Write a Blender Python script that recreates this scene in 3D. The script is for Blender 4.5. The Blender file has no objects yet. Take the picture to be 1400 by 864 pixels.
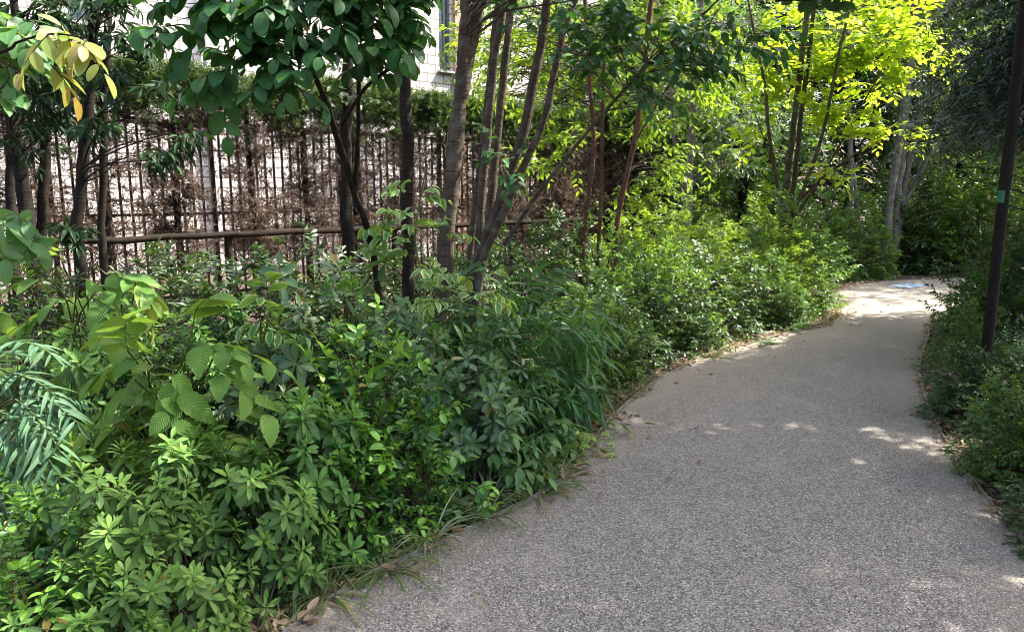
import bpy, math, numpy as np
from math import radians as R_, sin, cos, tan, pi
S = bpy.context.scene
COL = S.collection
rng = np.random.default_rng(7)

# ------------------------------------------------------------------ camera
CAM_H, PITCH, FPX = 1.6, R_(9.8), 1011.0
cam = bpy.data.cameras.new('camera'); co = bpy.data.objects.new('camera', cam); COL.objects.link(co)
co.location = (0, 0, CAM_H); co.rotation_euler = (R_(90) - PITCH, 0, 0)
cam.sensor_width = 36; cam.lens = 26.0; cam.clip_start = .05; cam.clip_end = 500
S.camera = co

def ray(px, py):
    u, v = (px - 700) / FPX, (432 - py) / FPX
    return np.array([u, cos(PITCH) + v * sin(PITCH), -sin(PITCH) + v * cos(PITCH)])
def G(px, py, z=0.0):                                   # where that sight line meets height z
    d = ray(px, py); s = (z - CAM_H) / d[2]
    return np.array([d[0] * s, d[1] * s, z])
def W(px, py, Y):                                       # where that sight line is Y metres ahead
    d = ray(px, py); s = Y / d[1]
    return np.array([d[0] * s, Y, CAM_H + d[2] * s])

# ------------------------------------------------------------------ world, sun
SUN_EL, SUN_AZ = R_(54), R_(74)                         # azimuth clockwise from +Y
w = bpy.data.worlds.new('World'); S.world = w; w.use_nodes = True
nt = w.node_tree; bg = nt.nodes['Background']
sky = nt.nodes.new('ShaderNodeTexSky'); sky.sky_type = 'NISHITA'; sky.sun_disc = False
sky.sun_elevation = SUN_EL; sky.sun_rotation = SUN_AZ; sky.air_density = 1.0; sky.dust_density = 4.0; sky.ozone_density = 0.0
nt.links.new(sky.outputs[0], bg.inputs[0]); bg.inputs[1].default_value = .15
sl = bpy.data.lights.new('sun', 'SUN'); sl.energy = 5.0; sl.angle = R_(.55); sl.color = (1, .95, .86)
so = bpy.data.objects.new('sun', sl); COL.objects.link(so)
SD = np.array([sin(SUN_AZ) * cos(SUN_EL), cos(SUN_AZ) * cos(SUN_EL), sin(SUN_EL)])
from mathutils import Vector
so.rotation_euler = Vector(SD).to_track_quat('Z', 'Y').to_euler(); so.location = (6, 4, 14)
vs = S.view_settings; vs.view_transform = 'Standard'; vs.look = 'None'; vs.gamma = 1; vs.exposure = 1.85

# ------------------------------------------------------------------ materials
def nn(nt, t, **kw):
    n = nt.nodes.new(t)
    for k, v in kw.items():
        if k.startswith('i_'): n.inputs[k[2:].replace('_', ' ')].default_value = v
        else: setattr(n, k, v)
    return n
def newmat(name):
    m = bpy.data.materials.new(name); m.use_nodes = True; nt = m.node_tree
    return m, nt, nt.nodes['Principled BSDF'], nt.nodes['Material Output']
def math_(nt, op, a, b=None, c=None, clamp=False):
    n = nt.nodes.new('ShaderNodeMath'); n.operation = op; n.use_clamp = clamp
    for i, x in enumerate((a, b, c)):
        if x is None: continue
        if isinstance(x, (int, float)): n.inputs[i].default_value = x
        else: nt.links.new(x, n.inputs[i])
    return n.outputs[0]
def mix(nt, f, a, b, blend='MIX'):
    n = nt.nodes.new('ShaderNodeMix'); n.data_type = 'RGBA'; n.blend_type = blend
    for i, x in ((0, f), (6, a), (7, b)):
        if isinstance(x, (int, float)): n.inputs[i].default_value = x
        elif isinstance(x, tuple): n.inputs[i].default_value = (*x, 1)
        else: nt.links.new(x, n.inputs[i])
    return n.outputs[2]
def ramp(nt, fac, stops):
    n = nt.nodes.new('ShaderNodeValToRGB'); r = n.color_ramp
    while len(r.elements) < len(stops): r.elements.new(.5)
    for e, (p, c) in zip(r.elements, stops): e.position = p; e.color = (*c, 1)
    nt.links.new(fac, n.inputs[0]); return n.outputs[0]

def leafmat(name, c1, c2, young, rough=.4, transl=.3, vein=.25, pleat=0.0, spec=.5, edge=None, tcol=None, spots=.25):
    m, nt, b, out = newmat(name)
    at = nn(nt, 'ShaderNodeAttribute', attribute_name='rnd').outputs['Fac']
    ag = nn(nt, 'ShaderNodeAttribute', attribute_name='age').outputs['Fac']
    oi = nn(nt, 'ShaderNodeObjectInfo').outputs['Random']
    c = mix(nt, at, c1, c2)
    c = mix(nt, ag, c, young)
    c = mix(nt, math_(nt, 'GREATER_THAN', at, .994), c, (.27, .21, .06))
    uv = nn(nt, 'ShaderNodeUVMap', uv_map='UVMap').outputs[0]
    sx = nn(nt, 'ShaderNodeSeparateXYZ'); nt.links.new(uv, sx.inputs[0]); u, v = sx.outputs[0], sx.outputs[1]
    au = math_(nt, 'ABSOLUTE', math_(nt, 'SUBTRACT', u, .5))
    mid = math_(nt, 'SUBTRACT', 1.0, math_(nt, 'MULTIPLY', au, 22.0), clamp=True)
    sv = math_(nt, 'SINE', math_(nt, 'MULTIPLY', math_(nt, 'SUBTRACT', v, math_(nt, 'MULTIPLY', au, .55)), 62.0 if not pleat else 66.0))
    svs = math_(nt, 'POWER', math_(nt, 'MULTIPLY_ADD', sv, .5, .5), 5.0 if not pleat else 1.6)
    vv = math_(nt, 'MAXIMUM', mid, math_(nt, 'MULTIPLY', svs, .35 if not pleat else .55))
    lighter = mix(nt, .55, c, tuple(min(1, x * 2.2 + .03) for x in young))
    c = mix(nt, math_(nt, 'MULTIPLY', vv, vein), c, lighter)
    if edge:
        nz0 = nn(nt, 'ShaderNodeTexNoise', i_Scale=55.0)
        e = math_(nt, 'GREATER_THAN', math_(nt, 'ADD', au, math_(nt, 'MULTIPLY', nz0.outputs[0], .2)), .40)
        c = mix(nt, math_(nt, 'MULTIPLY', e, .8), c, edge)
    nz = nn(nt, 'ShaderNodeTexNoise', i_Scale=9.0, i_Detail=3.0)
    geo = nn(nt, 'ShaderNodeTexCoord'); nt.links.new(geo.outputs['Object'], nz.inputs['Vector'])
    hs = nn(nt, 'ShaderNodeHueSaturation')
    nt.links.new(math_(nt, 'MULTIPLY_ADD', oi, .024, .488), hs.inputs['Hue'])
    nt.links.new(math_(nt, 'MULTIPLY_ADD', nz.outputs[0], .9, .55), hs.inputs['Value'])
    nt.links.new(c, hs.inputs['Color']); c = hs.outputs[0]
    if spots:                                            # dust and blemishes on single leaves
        n2 = nn(nt, 'ShaderNodeTexNoise', i_Scale=70.0, i_Detail=2.0); nt.links.new(geo.outputs['Object'], n2.inputs['Vector'])
        f = math_(nt, 'MULTIPLY', math_(nt, 'GREATER_THAN', n2.outputs[0], .64), spots)
        c = mix(nt, f, c, (.20, .17, .07))
    nt.links.new(c, b.inputs['Base Color']); b.inputs['Specular IOR Level'].default_value = spec
    nt.links.new(math_(nt, 'MULTIPLY_ADD', nz.outputs[0], .3, rough - .15), b.inputs['Roughness'])
    bmp = nn(nt, 'ShaderNodeBump', i_Strength=.35 + .15 * (pleat > 0), i_Distance=.003 + pleat)
    nt.links.new(math_(nt, 'MULTIPLY', vv, -1.0) if not pleat else sv, bmp.inputs['Height'])
    nt.links.new(bmp.outputs[0], b.inputs['Normal'])
    tr = nn(nt, 'ShaderNodeBsdfTranslucent')
    tc = mix(nt, .5, c, tcol or tuple(min(1, x * 2.2) for x in (young[0] * 1.1, young[1], young[2] * .4)))
    nt.links.new(tc, tr.inputs[0])
    ms = nn(nt, 'ShaderNodeMixShader'); ms.inputs[0].default_value = transl
    nt.links.new(b.outputs[0], ms.inputs[1]); nt.links.new(tr.outputs[0], ms.inputs[2]); nt.links.new(ms.outputs[0], out.inputs[0])
    return m
def barkmat(name, c1, c2, lichen=.3, scale=22, stretch=.2, lc=(.30, .32, .26)):
    m, nt, b, out = newmat(name)
    tc = nn(nt, 'ShaderNodeTexCoord'); mp = nn(nt, 'ShaderNodeMapping'); mp.inputs['Scale'].default_value = (1, 1, stretch)
    nt.links.new(tc.outputs['Object'], mp.inputs[0])
    n1 = nn(nt, 'ShaderNodeTexNoise', i_Scale=float(scale), i_Detail=6.0, i_Roughness=.7); nt.links.new(mp.outputs[0], n1.inputs['Vector'])
    n2 = nn(nt, 'ShaderNodeTexNoise', i_Scale=9.0, i_Detail=4.0); nt.links.new(tc.outputs['Object'], n2.inputs['Vector'])
    mp3 = nn(nt, 'ShaderNodeMapping'); mp3.inputs['Scale'].default_value = (1, 1, 7); nt.links.new(tc.outputs['Object'], mp3.inputs[0])
    n3 = nn(nt, 'ShaderNodeTexNoise', i_Scale=7.0, i_Detail=3.0); nt.links.new(mp3.outputs[0], n3.inputs['Vector'])
    c = ramp(nt, n1.outputs[0], [(.3, c1), (.7, c2)])
    c = mix(nt, math_(nt, 'MULTIPLY', math_(nt, 'SMOOTH_MIN', math_(nt, 'MULTIPLY', math_(nt, 'SUBTRACT', n2.outputs[0], .5), 6.0, clamp=True), 1.0, .1), lichen), c, lc)
    c = mix(nt, math_(nt, 'MULTIPLY', math_(nt, 'GREATER_THAN', n3.outputs[0], .62), .45), c, tuple(x * .4 for x in c1))
    nt.links.new(c, b.inputs['Base Color']); b.inputs['Roughness'].default_value = .9; b.inputs['Specular IOR Level'].default_value = .12
    bp = nn(nt, 'ShaderNodeBump', i_Strength=.7, i_Distance=.01)
    nt.links.new(math_(nt, 'ADD', n1.outputs[0], n3.outputs[0]), bp.inputs['Height']); nt.links.new(bp.outputs[0], b.inputs['Normal'])
    return m
def plain(name, c, rough=.6, metal=0.0, noise=.3, scale=12):
    m, nt, b, out = newmat(name)
    tc = nn(nt, 'ShaderNodeTexCoord'); n = nn(nt, 'ShaderNodeTexNoise', i_Scale=float(scale), i_Detail=5.0); nt.links.new(tc.outputs['Object'], n.inputs['Vector'])
    nt.links.new(mix(nt, n.outputs[0], tuple(x * (1 - noise) for x in c), tuple(min(1, x * (1 + noise)) for x in c)), b.inputs['Base Color'])
    b.inputs['Roughness'].default_value = rough; b.inputs['Metallic'].default_value = metal
    return m

M = {}
M['azalea'] = leafmat('azalea_leaf', (.032, .077, .026), (.058, .122, .042), (.18, .35, .065), .52, .25, .25, spec=.25)
M['kerria'] = leafmat('pleated_leaf', (.075, .17, .032), (.12, .24, .045), (.22, .37, .07), .55, .3, .2, pleat=.0015, spec=.25)
M['glossy'] = leafmat('glossy_leaf', (.014, .075, .022), (.028, .11, .03), (.19, .38, .04), .25, .2, .2, spec=.6)
M['leather'] = leafmat('leathery_leaf', (.022, .075, .04), (.045, .11, .06), (.17, .30, .07), .33, .2, .3, spec=.6)
M['mahonia'] = leafmat('bluish_narrow_leaf', (.04, .11, .055), (.07, .155, .08), (.11, .21, .08), .5, .2, .2, spec=.3)
M['bamboo'] = leafmat('bamboo_leaf', (.022, .085, .03), (.045, .125, .045), (.11, .27, .04), .4, .3, .2)
M['compound'] = leafmat('soft_green_leaf', (.04, .12, .035), (.07, .17, .05), (.18, .33, .09), .45, .35, .3)
M['variegated'] = leafmat('variegated_leaf', (.04, .15, .03), (.07, .2, .04), (.22, .38, .07), .35, .3, .3, edge=(.42, .5, .2))
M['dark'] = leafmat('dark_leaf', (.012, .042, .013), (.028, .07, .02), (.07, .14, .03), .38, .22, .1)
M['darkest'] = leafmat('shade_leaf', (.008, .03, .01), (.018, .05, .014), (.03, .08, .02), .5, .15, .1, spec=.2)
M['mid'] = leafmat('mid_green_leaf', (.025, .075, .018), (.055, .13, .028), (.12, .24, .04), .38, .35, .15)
M['sunny'] = leafmat('yellow_green_leaf', (.075, .175, .018), (.135, .26, .025), (.26, .38, .03), .42, .45, .15, tcol=(.42, .6, .02))
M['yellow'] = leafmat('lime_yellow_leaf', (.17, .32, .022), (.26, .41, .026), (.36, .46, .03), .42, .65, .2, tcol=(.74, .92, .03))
M['dogwood'] = leafmat('big_oval_leaf', (.014, .07, .018), (.024, .10, .024), (.055, .16, .035), .45, .2, .22, spec=.3)
M['orange'] = leafmat('autumn_leaf', (.13, .27, .045), (.27, .34, .06), (.44, .19, .07), .5, .35, .35, tcol=(.6, .5, .05))
M['conifer'] = leafmat('conifer_needle', (.008, .024, .010), (.018, .045, .017), (.045, .085, .03), .5, .1, 0, spots=0)
M['hedge'] = leafmat('hedge_needle', (.010, .024, .008), (.018, .042, .012), (.09, .17, .035), .5, .2, 0, spots=0)
M['deadleaf'] = leafmat('dead_needle', (.085, .056, .045), (.17, .125, .10), (.21, .165, .125), .7, .25, 0, tcol=(.4, .25, .15), spots=0)
M['grassy'] = leafmat('grass_blade', (.04, .11, .02), (.08, .17, .035), (.2, .2, .08), .45, .3, .1)
M['striped'] = leafmat('striped_blade', (.10, .17, .08), (.2, .27, .15), (.4, .43, .3), .4, .3, .3)
M['litter'] = leafmat('fallen_leaf', (.13, .075, .045), (.22, .14, .08), (.36, .27, .17), .65, .15, .25)
M['lime'] = leafmat('pale_lime_leaf', (.17, .32, .06), (.24, .4, .08), (.4, .48, .12), .45, .4, .4)
M['bark'] = barkmat('grey_brown_bark', (.045, .032, .024), (.115, .086, .066), .22)
M['darkbark'] = barkmat('dark_bark', (.010, .008, .0065), (.031, .025, .02), .2, lc=(.06, .058, .045))
M['redbark'] = barkmat('red_bark', (.065, .03, .02), (.15, .075, .048), .12, stretch=.12)
M['greybark'] = barkmat('grey_bark', (.09, .08, .07), (.2, .18, .16), .4)
M['twig'] = barkmat('twig_bark', (.06, .045, .03), (.12, .09, .06), .1)
M['greentwig'] = barkmat('green_shoot', (.07, .10, .03), (.13, .16, .05), .1, lc=(.14, .17, .06))
M['deadtwig'] = barkmat('dead_twig', (.035, .022, .016), (.10, .066, .048), .3, lc=(.2, .16, .13))

# ------------------------------------------------------------------ numpy mesh helpers
def nrm(a): return a / np.maximum(np.linalg.norm(a, axis=-1, keepdims=True), 1e-9)
def rv(n, s=1.0): return rng.normal(0, s, (n, 3))
PROF = {'ovate': (.55, .95), 'oval': (.6, .6), 'lance': (.6, 1.0), 'obov': (1.1, .55), 'needle': (.35, .5), 'blade': (.18, .75), 'round': (.5, .5)}
def template(kind, nl, fold, serr=0):
    a, b = PROF[kind]; t = np.linspace(0, 1, nl + 1); w_ = (np.maximum(t, .004) ** a) * (np.maximum(1 - t, .004) ** b)
    w_ /= w_.max(); 
    if serr: w_ *= 1 + serr * np.where(np.arange(nl + 1) % 2, 1, -1)
    xs = np.array([-1., 0, 1.]) if fold is not None else np.array([-1., 1.])
    k = len(xs); X = (w_[:, None] * xs * .5); T = np.repeat(t[:, None], k, 1)
    Z = np.abs(X) * (fold or 0)
    UV = np.stack([np.repeat((xs * .5 + .5)[None], nl + 1, 0), T], -1).reshape(-1, 2)
    F = []
    for i in range(nl):
        for j in range(k - 1): F.append((i * k + j, i * k + j + 1, (i + 1) * k + j + 1, (i + 1) * k + j))
    return X.ravel(), T.ravel(), Z.ravel(), np.array(F), UV
class Geo:
    """collects leaf blades and tubes, each list becomes part of one mesh"""
    def __init__(s): s.V, s.F, s.UV, s.Rn, s.Ag, s.Mi, s.n = [], [], [], [], [], [], 0
    def _push(s, V, F, UV, rn, ag, mi):
        s.V.append(V); s.F.append(F + s.n); s.UV.append(UV); s.Rn.append(rn); s.Ag.append(ag); s.Mi.append(np.full(len(F), mi)); s.n += len(V)
    def leaves(s, P, D, N, L, Wd, tpl, curl=.5, age=None, mi=0):
        n = len(P)
        if n == 0: return
        X, T, Z, F, UV = tpl
        L = np.broadcast_to(L, (n,)); Wd = np.broadcast_to(Wd, (n,)); k = np.broadcast_to(curl, (n,)) + 1e-3 + rng.normal(0, .12, n)
        y = nrm(D); x = nrm(np.cross(y, N) + 1e-6); z = np.cross(x, y)
        kt = k[:, None] * T[None]
        Yl = np.sin(kt) / k[:, None] * L[:, None]; Zl = -(1 - np.cos(kt)) / k[:, None] * L[:, None] + Z[None] * Wd[:, None]
        Xl = X[None] * Wd[:, None]
        V = P[:, None] + x[:, None] * Xl[..., None] + y[:, None] * Yl[..., None] + z[:, None] * Zl[..., None]
        q = len(X); FF = (F[None] + (np.arange(n) * q)[:, None, None]).reshape(-1, 4)
        rn = np.repeat(rng.random(n), q); ag = np.repeat(np.broadcast_to(0. if age is None else age, (n,)), q)
        s._push(V.reshape(-1, 3), FF, np.tile(UV, (n, 1)), rn, ag, mi)
    def tubes(s, P, Rd, sides=5, mi=0, rough=0.0):
        P = np.asarray(P, float); Rd = np.asarray(Rd, float)
        if P.ndim == 2: P = P[None]; Rd = Rd[None]
        n, k, _ = P.shape
        if n == 0: return
        Rd = np.broadcast_to(Rd, (n, k))
        tg = nrm(np.gradient(P, axis=1)); ref = np.where(np.abs(tg[:, :1, 2:3]) > .8, np.array([1., .1, 0]), np.array([.1, 0, 1.]))
        a = nrm(np.cross(tg, np.broadcast_to(ref, tg.shape))); b = np.cross(tg, a)
        th = np.arange(sides) * 2 * pi / sides
        rr = Rd[..., None] * (1 + (rng.normal(0, rough, (n, k, sides)) if rough else 0))
        V = P[:, :, None] + a[:, :, None] * (np.cos(th) * rr)[..., None] + b[:, :, None] * (np.sin(th) * rr)[..., None]
        i = np.arange(k - 1)[:, None]; j = np.arange(sides)[None]
        F = np.stack([i * sides + j, i * sides + (j + 1) % sides, (i + 1) * sides + (j + 1) % sides, (i + 1) * sides + j], -1).reshape(-1, 4)
        FF = (F[None] + (np.arange(n) * k * sides)[:, None, None]).reshape(-1, 4)
        m = n * k * sides
        s._push(V.reshape(-1, 3), FF, np.zeros((m, 2)), np.full(m, .5), np.zeros(m), mi)
    def mesh(s, name, mats, off=(0, 0, 0)):
        V = np.concatenate(s.V) - np.asarray(off); F = np.concatenate(s.F); UV = np.concatenate(s.UV)
        me = bpy.data.meshes.new(name); nf = len(F)
        me.vertices.add(len(V)); me.vertices.foreach_set('co', V.astype(np.float32).ravel())
        me.loops.add(nf * 4); me.loops.foreach_set('vertex_index', F.astype(np.int32).ravel())
        me.polygons.add(nf); me.polygons.foreach_set('loop_start', np.arange(0, nf * 4, 4, dtype=np.int32))
        me.polygons.foreach_set('loop_total', np.full(nf, 4, np.int32))
        me.polygons.foreach_set('use_smooth', np.ones(nf, bool)); 
        for m in mats: me.materials.append(m)
        me.polygons.foreach_set('material_index', np.concatenate(s.Mi).astype(np.int32))
        uvl = me.uv_layers.new(name='UVMap'); uvl.data.foreach_set('uv', UV[F.ravel()].astype(np.float32).ravel())
        for nm, arr in (('rnd', s.Rn), ('age', s.Ag)):
            at = me.attributes.new(nm, 'FLOAT', 'POINT'); at.data.foreach_set('value', np.concatenate(arr).astype(np.float32))
        me.update(); me.validate(); return me

def curves(A, B, k=7, sag=0.0, wob=.04, up=.3):
    """k-point curves from A to B (n,3), rising first"""
    n = len(A); t = np.linspace(0, 1, k)[None, :, None]; d = B - A; ln = np.linalg.norm(d, axis=1)[:, None, None]
    P = A[:, None] + d[:, None] * t
    P = P + np.array([0, 0, 1.]) * (np.sin(t * pi) * up * .35 * ln)
    wv = rng.normal(0, 1, (n, 1, 3)) * np.sin(t * pi * 1.0) + rng.normal(0, 1, (n, 1, 3)) * np.sin(t * pi * 2) * .6
    return P + wv * wob * ln
def spline(pts, rad, k=22):
    pts = np.asarray(pts, float); rad = np.asarray(rad, float); n = len(pts)
    u = np.linspace(0, n - 1, k); i = np.clip(u.astype(int), 0, n - 2); f = (u - i)[:, None]
    p0 = pts[np.maximum(i - 1, 0)]; p1 = pts[i]; p2 = pts[i + 1]; p3 = pts[np.minimum(i + 2, n - 1)]
    P = .5 * ((2 * p1) + (-p0 + p2) * f + (2 * p0 - 5 * p1 + 4 * p2 - p3) * f * f + (-p0 + 3 * p1 - 3 * p2 + p3) * f ** 3)
    return P, np.interp(u, np.arange(n), rad)

def rosettes(g, C, A, nl, L, Wd, tpl, el=(5, 70), curl=.5, young=.85, shrink=.5, step=.03, mi=0):
    n = len(C); A = nrm(A); ref = nrm(np.cross(A, rv(n))); b = np.cross(A, ref)
    i = np.arange(nl); f = i / max(1, nl - 1)
    ang = i * 2.39996 + rng.uniform(0, 6.28, (n, 1)) + rng.normal(0, .2, (n, nl))
    e = np.radians(el[0] + (el[1] - el[0]) * f ** 1.3)[None] + rng.normal(0, .17, (n, nl))
    rad = ref[:, None] * np.cos(ang)[..., None] + b[:, None] * np.sin(ang)[..., None]
    D = rad * np.cos(e)[..., None] + A[:, None] * np.sin(e)[..., None]
    sc = rng.uniform(.75, 1.15, (n, 1)); ll = L * sc * (1 - (1 - shrink) * f ** 2)[None] * rng.uniform(.85, 1.1, (n, nl))
    P = C[:, None] + A[:, None] * (f[None] * step * nl / 10)[..., None] + rad * .004
    vig = rng.uniform(.35, 1.0, (n, 1)) * young
    age = np.clip(vig * f[None] ** 1.2 + rng.normal(0, .05, (n, nl)), 0, 1)
    N = nrm(A[:, None] + rv(n * nl, .2).reshape(n, nl, 3) - D * 0)
    g.leaves(P.reshape(-1, 3), D.reshape(-1, 3), N.reshape(-1, 3), ll.ravel(), (ll * Wd / L).ravel(), tpl, curl, age.ravel(), mi)
def sprigs(g, C, A, ln, nl, L, Wd, tpl, droop=.3, curl=.4, side=.9, flat=.8, young=.6, mi=0, tw=None, tmi=1, k=5, leafdroop=.15, tr=.003, term=True):
    """leafy twigs: start C, heading A, length ln, nl leaves on alternate sides"""
    n = len(C); A = nrm(A); Z = np.array([0, 0, 1.])
    t = np.linspace(0, 1, k)[None, :, None]; l = ln * rng.uniform(.7, 1.25, (n, 1, 1))
    PP = C[:, None] + A[:, None] * l * t - Z * (droop * l * t ** 2) + rv(n, 1)[:, None] * (l * .07 * t ** 2)
    if tw is not None: tw.tubes(PP, np.linspace(tr, tr * .35, k)[None] * np.ones((n, 1)), 3, tmi)
    s = (np.arange(nl) + .6) / nl
    if not term: s = .1 + .9 * s
    idx = s * (k - 1); i0 = np.minimum(idx.astype(int), k - 2); f = (idx - i0)[None, :, None]
    P = PP[:, i0] * (1 - f) + PP[:, i0 + 1] * f; T = nrm(PP[:, i0 + 1] - PP[:, i0])
    sd = nrm(np.cross(T, np.broadcast_to(Z, T.shape)) + 1e-6); upv = np.cross(sd, T)
    sg = np.where(np.arange(nl) % 2, 1., -1.)[None, :, None]
    r = rng.normal(0, 1, (n, nl, 1)) * (1 - flat)
    lat = sd * sg * np.cos(r) + upv * np.sin(r)
    if term: wgt = side * (1 - .75 * (np.arange(nl) == nl - 1))[None, :, None]
    else: wgt = side
    D = nrm(lat * wgt + T * (1 - .45 * side) - Z * leafdroop + rv(n * nl, .16).reshape(n, nl, 3))
    N = nrm(upv * flat + Z * .4 + rv(n * nl, .3).reshape(n, nl, 3))
    sc = rng.uniform(.65, 1.15, (n, nl)) * (1 - .25 * s[None] ** 3)
    age = np.clip(rng.uniform(0, 1, (n, 1)) * young * s[None] ** 1.5 + rng.normal(0, .04, (n, nl)), 0, 1)
    g.leaves(P.reshape(-1, 3), D.reshape(-1, 3), N.reshape(-1, 3), (L * sc).ravel(), (Wd * sc).ravel(), tpl, curl, age.ravel(), mi)

# ------------------------------------------------------------------ object helpers
def ob(name, me, parent=None, loc=None, rz=0, sc=1):
    o = bpy.data.objects.new(name, me); COL.objects.link(o)
    if parent: o.parent = parent
    if loc is not None: o.location = loc
    o.rotation_euler.z = rz; o.scale = (sc, sc, sc) if not isinstance(sc, tuple) else sc
    return o
def tag(o, label=None, cat=None, group=None, kind=None):
    for k, v in (('label', label), ('category', cat), ('group', group), ('kind', kind)):
        if v: o[k] = v
    return o
def thing(name, label, cat, loc=(0, 0, 0), group=None, rz=0, sc=1):
    o = ob(name, None, None, loc, rz, sc); o.empty_display_size = .1
    return tag(o, label, cat, group)
def boxgeo(g, c, s, rz=0.0, mi=0, dirx=None):
    c = np.asarray(c, float); s = np.asarray(s, float) / 2
    q = np.array([(-1, -1, -1), (1, -1, -1), (1, 1, -1), (-1, 1, -1), (-1, -1, 1), (1, -1, 1), (1, 1, 1), (-1, 1, 1)]) * s
    R = np.array([[cos(rz), -sin(rz), 0], [sin(rz), cos(rz), 0], [0, 0, 1]]); V = q @ R.T + c
    F = np.array([(0, 3, 2, 1), (4, 5, 6, 7), (0, 1, 5, 4), (1, 2, 6, 5), (2, 3, 7, 6), (3, 0, 4, 7)])
    V2 = V[F].reshape(-1, 3); F2 = np.arange(24).reshape(6, 4)
    g._push(V2, F2, np.zeros((24, 2)), np.full(24, .5), np.zeros(24), mi)
def flat(me):
    me.polygons.foreach_set('use_smooth', np.zeros(len(me.polygons), bool)); return me

T_ = {  # leaf templates
 'azalea': template('obov', 4, .35), 'kerria': template('ovate', 13, .3, .045), 'glossy': template('oval', 4, .45), 'leather': template('obov', 4, .3),
 'narrow': template('lance', 5, .5), 'oval': template('oval', 5, .3), 'ovate': template('ovate', 5, .35), 'far': template('ovate', 2, .4),
 'farl': template('lance', 2, .4), 'needle': template('needle', 1, None), 'blade': template('blade', 6, .5), 'round': template('round', 4, .25), 'bigo': template('oval', 7, .3), 'big': template('ovate', 8, .32)}

# ------------------------------------------------------------------ shrub prototypes (meshes)
def dome(n, R, H, inner=.35, lump=.22, zmin=.05, seed=0):
    d = nrm(rv(n)); d[:, 2] = np.abs(d[:, 2]) * 1.05 - zmin; d = nrm(d)
    r = np.where(rng.random(n) < inner, rng.uniform(.45, .85, n), rng.uniform(.85, 1.02, n))
    az = np.arctan2(d[:, 1], d[:, 0]); ph = rng.uniform(0, 6.28, 4)
    lm = 1 + lump * (np.sin(2 * az + ph[0]) * .5 + np.sin(3 * az + ph[1] + 3 * d[:, 2]) * .5 + .5 * np.sin(7 * d[:, 2] + ph[2] + 2 * az))
    C = d * (r * lm)[:, None] * np.array([R, R, H])
    C[:, 2] = np.maximum(C[:, 2], .04)
    return C, d
PROTO = {}
def proto(key, make, variants, mat, twig):
    PROTO[key] = []
    for v in range(variants):
        g, t = Geo(), Geo(); make(g, t)
        PROTO[key].append((g.mesh(key + '_foliage', [M[mat]]), t.mesh(key + '_stem', [M[twig]])))
def stems_to(t, C, spread=.12, r0=.008, k=6, up=.35, frac=1.0):
    m = rng.random(len(C)) < frac; C = C[m]; n = len(C)
    A = np.stack([rng.normal(0, spread, n), rng.normal(0, spread, n), np.full(n, -.03)], 1)
    t.tubes(curves(A, C, k, up=up), np.linspace(r0, r0 * .35, k)[None] * np.ones((n, 1)), 4)
def mk_azalea(g, t):
    C, d = dome(92, .34, .56, .42, .2); A = d * np.array([1, 1, .8]) + np.array([0, 0, .5]) + rv(len(C), .2)
    rosettes(g, C, A, 20, .088, .029, T_['azalea'], (-28, 55), .35, 1.35, .42, .035); stems_to(t, C, r0=.005)
def mk_glossy(g, t):
    C, d = dome(215, .36, .74, .45, .25); A = d + np.array([0, 0, .45]) + rv(len(C), .35)
    sprigs(g, C, A, .12, 8, .064, .032, T_['glossy'], .15, .35, .8, .35, 2.0, tw=t, tmi=0, tr=.002); stems_to(t, C, r0=.005, frac=.5)
def mk_leather(g, t):
    C, d = dome(58, .30, .88, .4, .28); A = d * np.array([1, 1, .8]) + np.array([0, 0, .6]) + rv(len(C), .3)
    rosettes(g, C, A, 12, .112, .044, T_['leather'], (-22, 55), .35, .8, .7, .05); stems_to(t, C, r0=.005)
def mk_kerria(g, t):
    C, d = dome(30, .35, .9, .35, .25); A = d * np.array([1, 1, .3]) + rv(len(C), .3) + np.array([0, 0, .2])
    sprigs(g, C, A, .28, 6, .165, .095, T_['kerria'], .35, .3, .85, .9, .7, tw=t, tmi=0, tr=.003, leafdroop=.35); stems_to(t, C, r0=.005)
def mk_mahonia(g, t):
    C, d = dome(40, .16, .62, .4, .2); A = d * np.array([1, 1, .5]) + np.array([0, 0, .4]) + rv(len(C), .25)
    sprigs(g, C, A, .28, 15, .13, .017, T_['narrow'], .6, .45, .9, .8, .3, tw=t, tmi=0, k=7, leafdroop=.3); stems_to(t, C, r0=.008, spread=.05)
def mk_bamboo(g, t):
    C, d = dome(105, .42, .84, .45, .28); A = d + np.array([0, 0, .3]) + rv(len(C), .35)
    sprigs(g, C, A, .26, 8, .185, .028, T_['narrow'], .5, .45, .85, .65, .8, tw=t, tmi=0, k=6, leafdroop=.35, tr=.002); stems_to(t, C, r0=.004, frac=.5)
def mk_compound(g, t):
    C, d = dome(34, .27, .4, .4, .25); A = d * np.array([1, 1, .4]) + np.array([0, 0, .3]) + rv(len(C), .3)
    sprigs(g, C, A, .16, 6, .092, .05, T_['ovate'], .4, .35, .85, .9, .8, tw=t, tmi=0, leafdroop=.3, tr=.002); stems_to(t, C, r0=.004)
def mk_box(g, t):
    C, d = dome(300, .2, .4, .5, .3); A = d + np.array([0, 0, .4]) + rv(len(C), .4)
    sprigs(g, C, A, .06, 9, .016, .011, T_['far'], .1, .2, .8, .3, .4, tw=t, tmi=0, k=3, tr=.0012); stems_to(t, C, r0=.003, frac=.3)
def mk_mid(g, t):
    C, d = dome(470, .55, .92, .4, .28); A = d + np.array([0, 0, .4]) + rv(len(C), .4)
    sprigs(g, C, A, .15, 9, .066, .03, T_['far'], .25, .35, .85, .6, 1.2, tw=t, tmi=0, k=4, tr=.002); stems_to(t, C, r0=.006, frac=.25)
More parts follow.
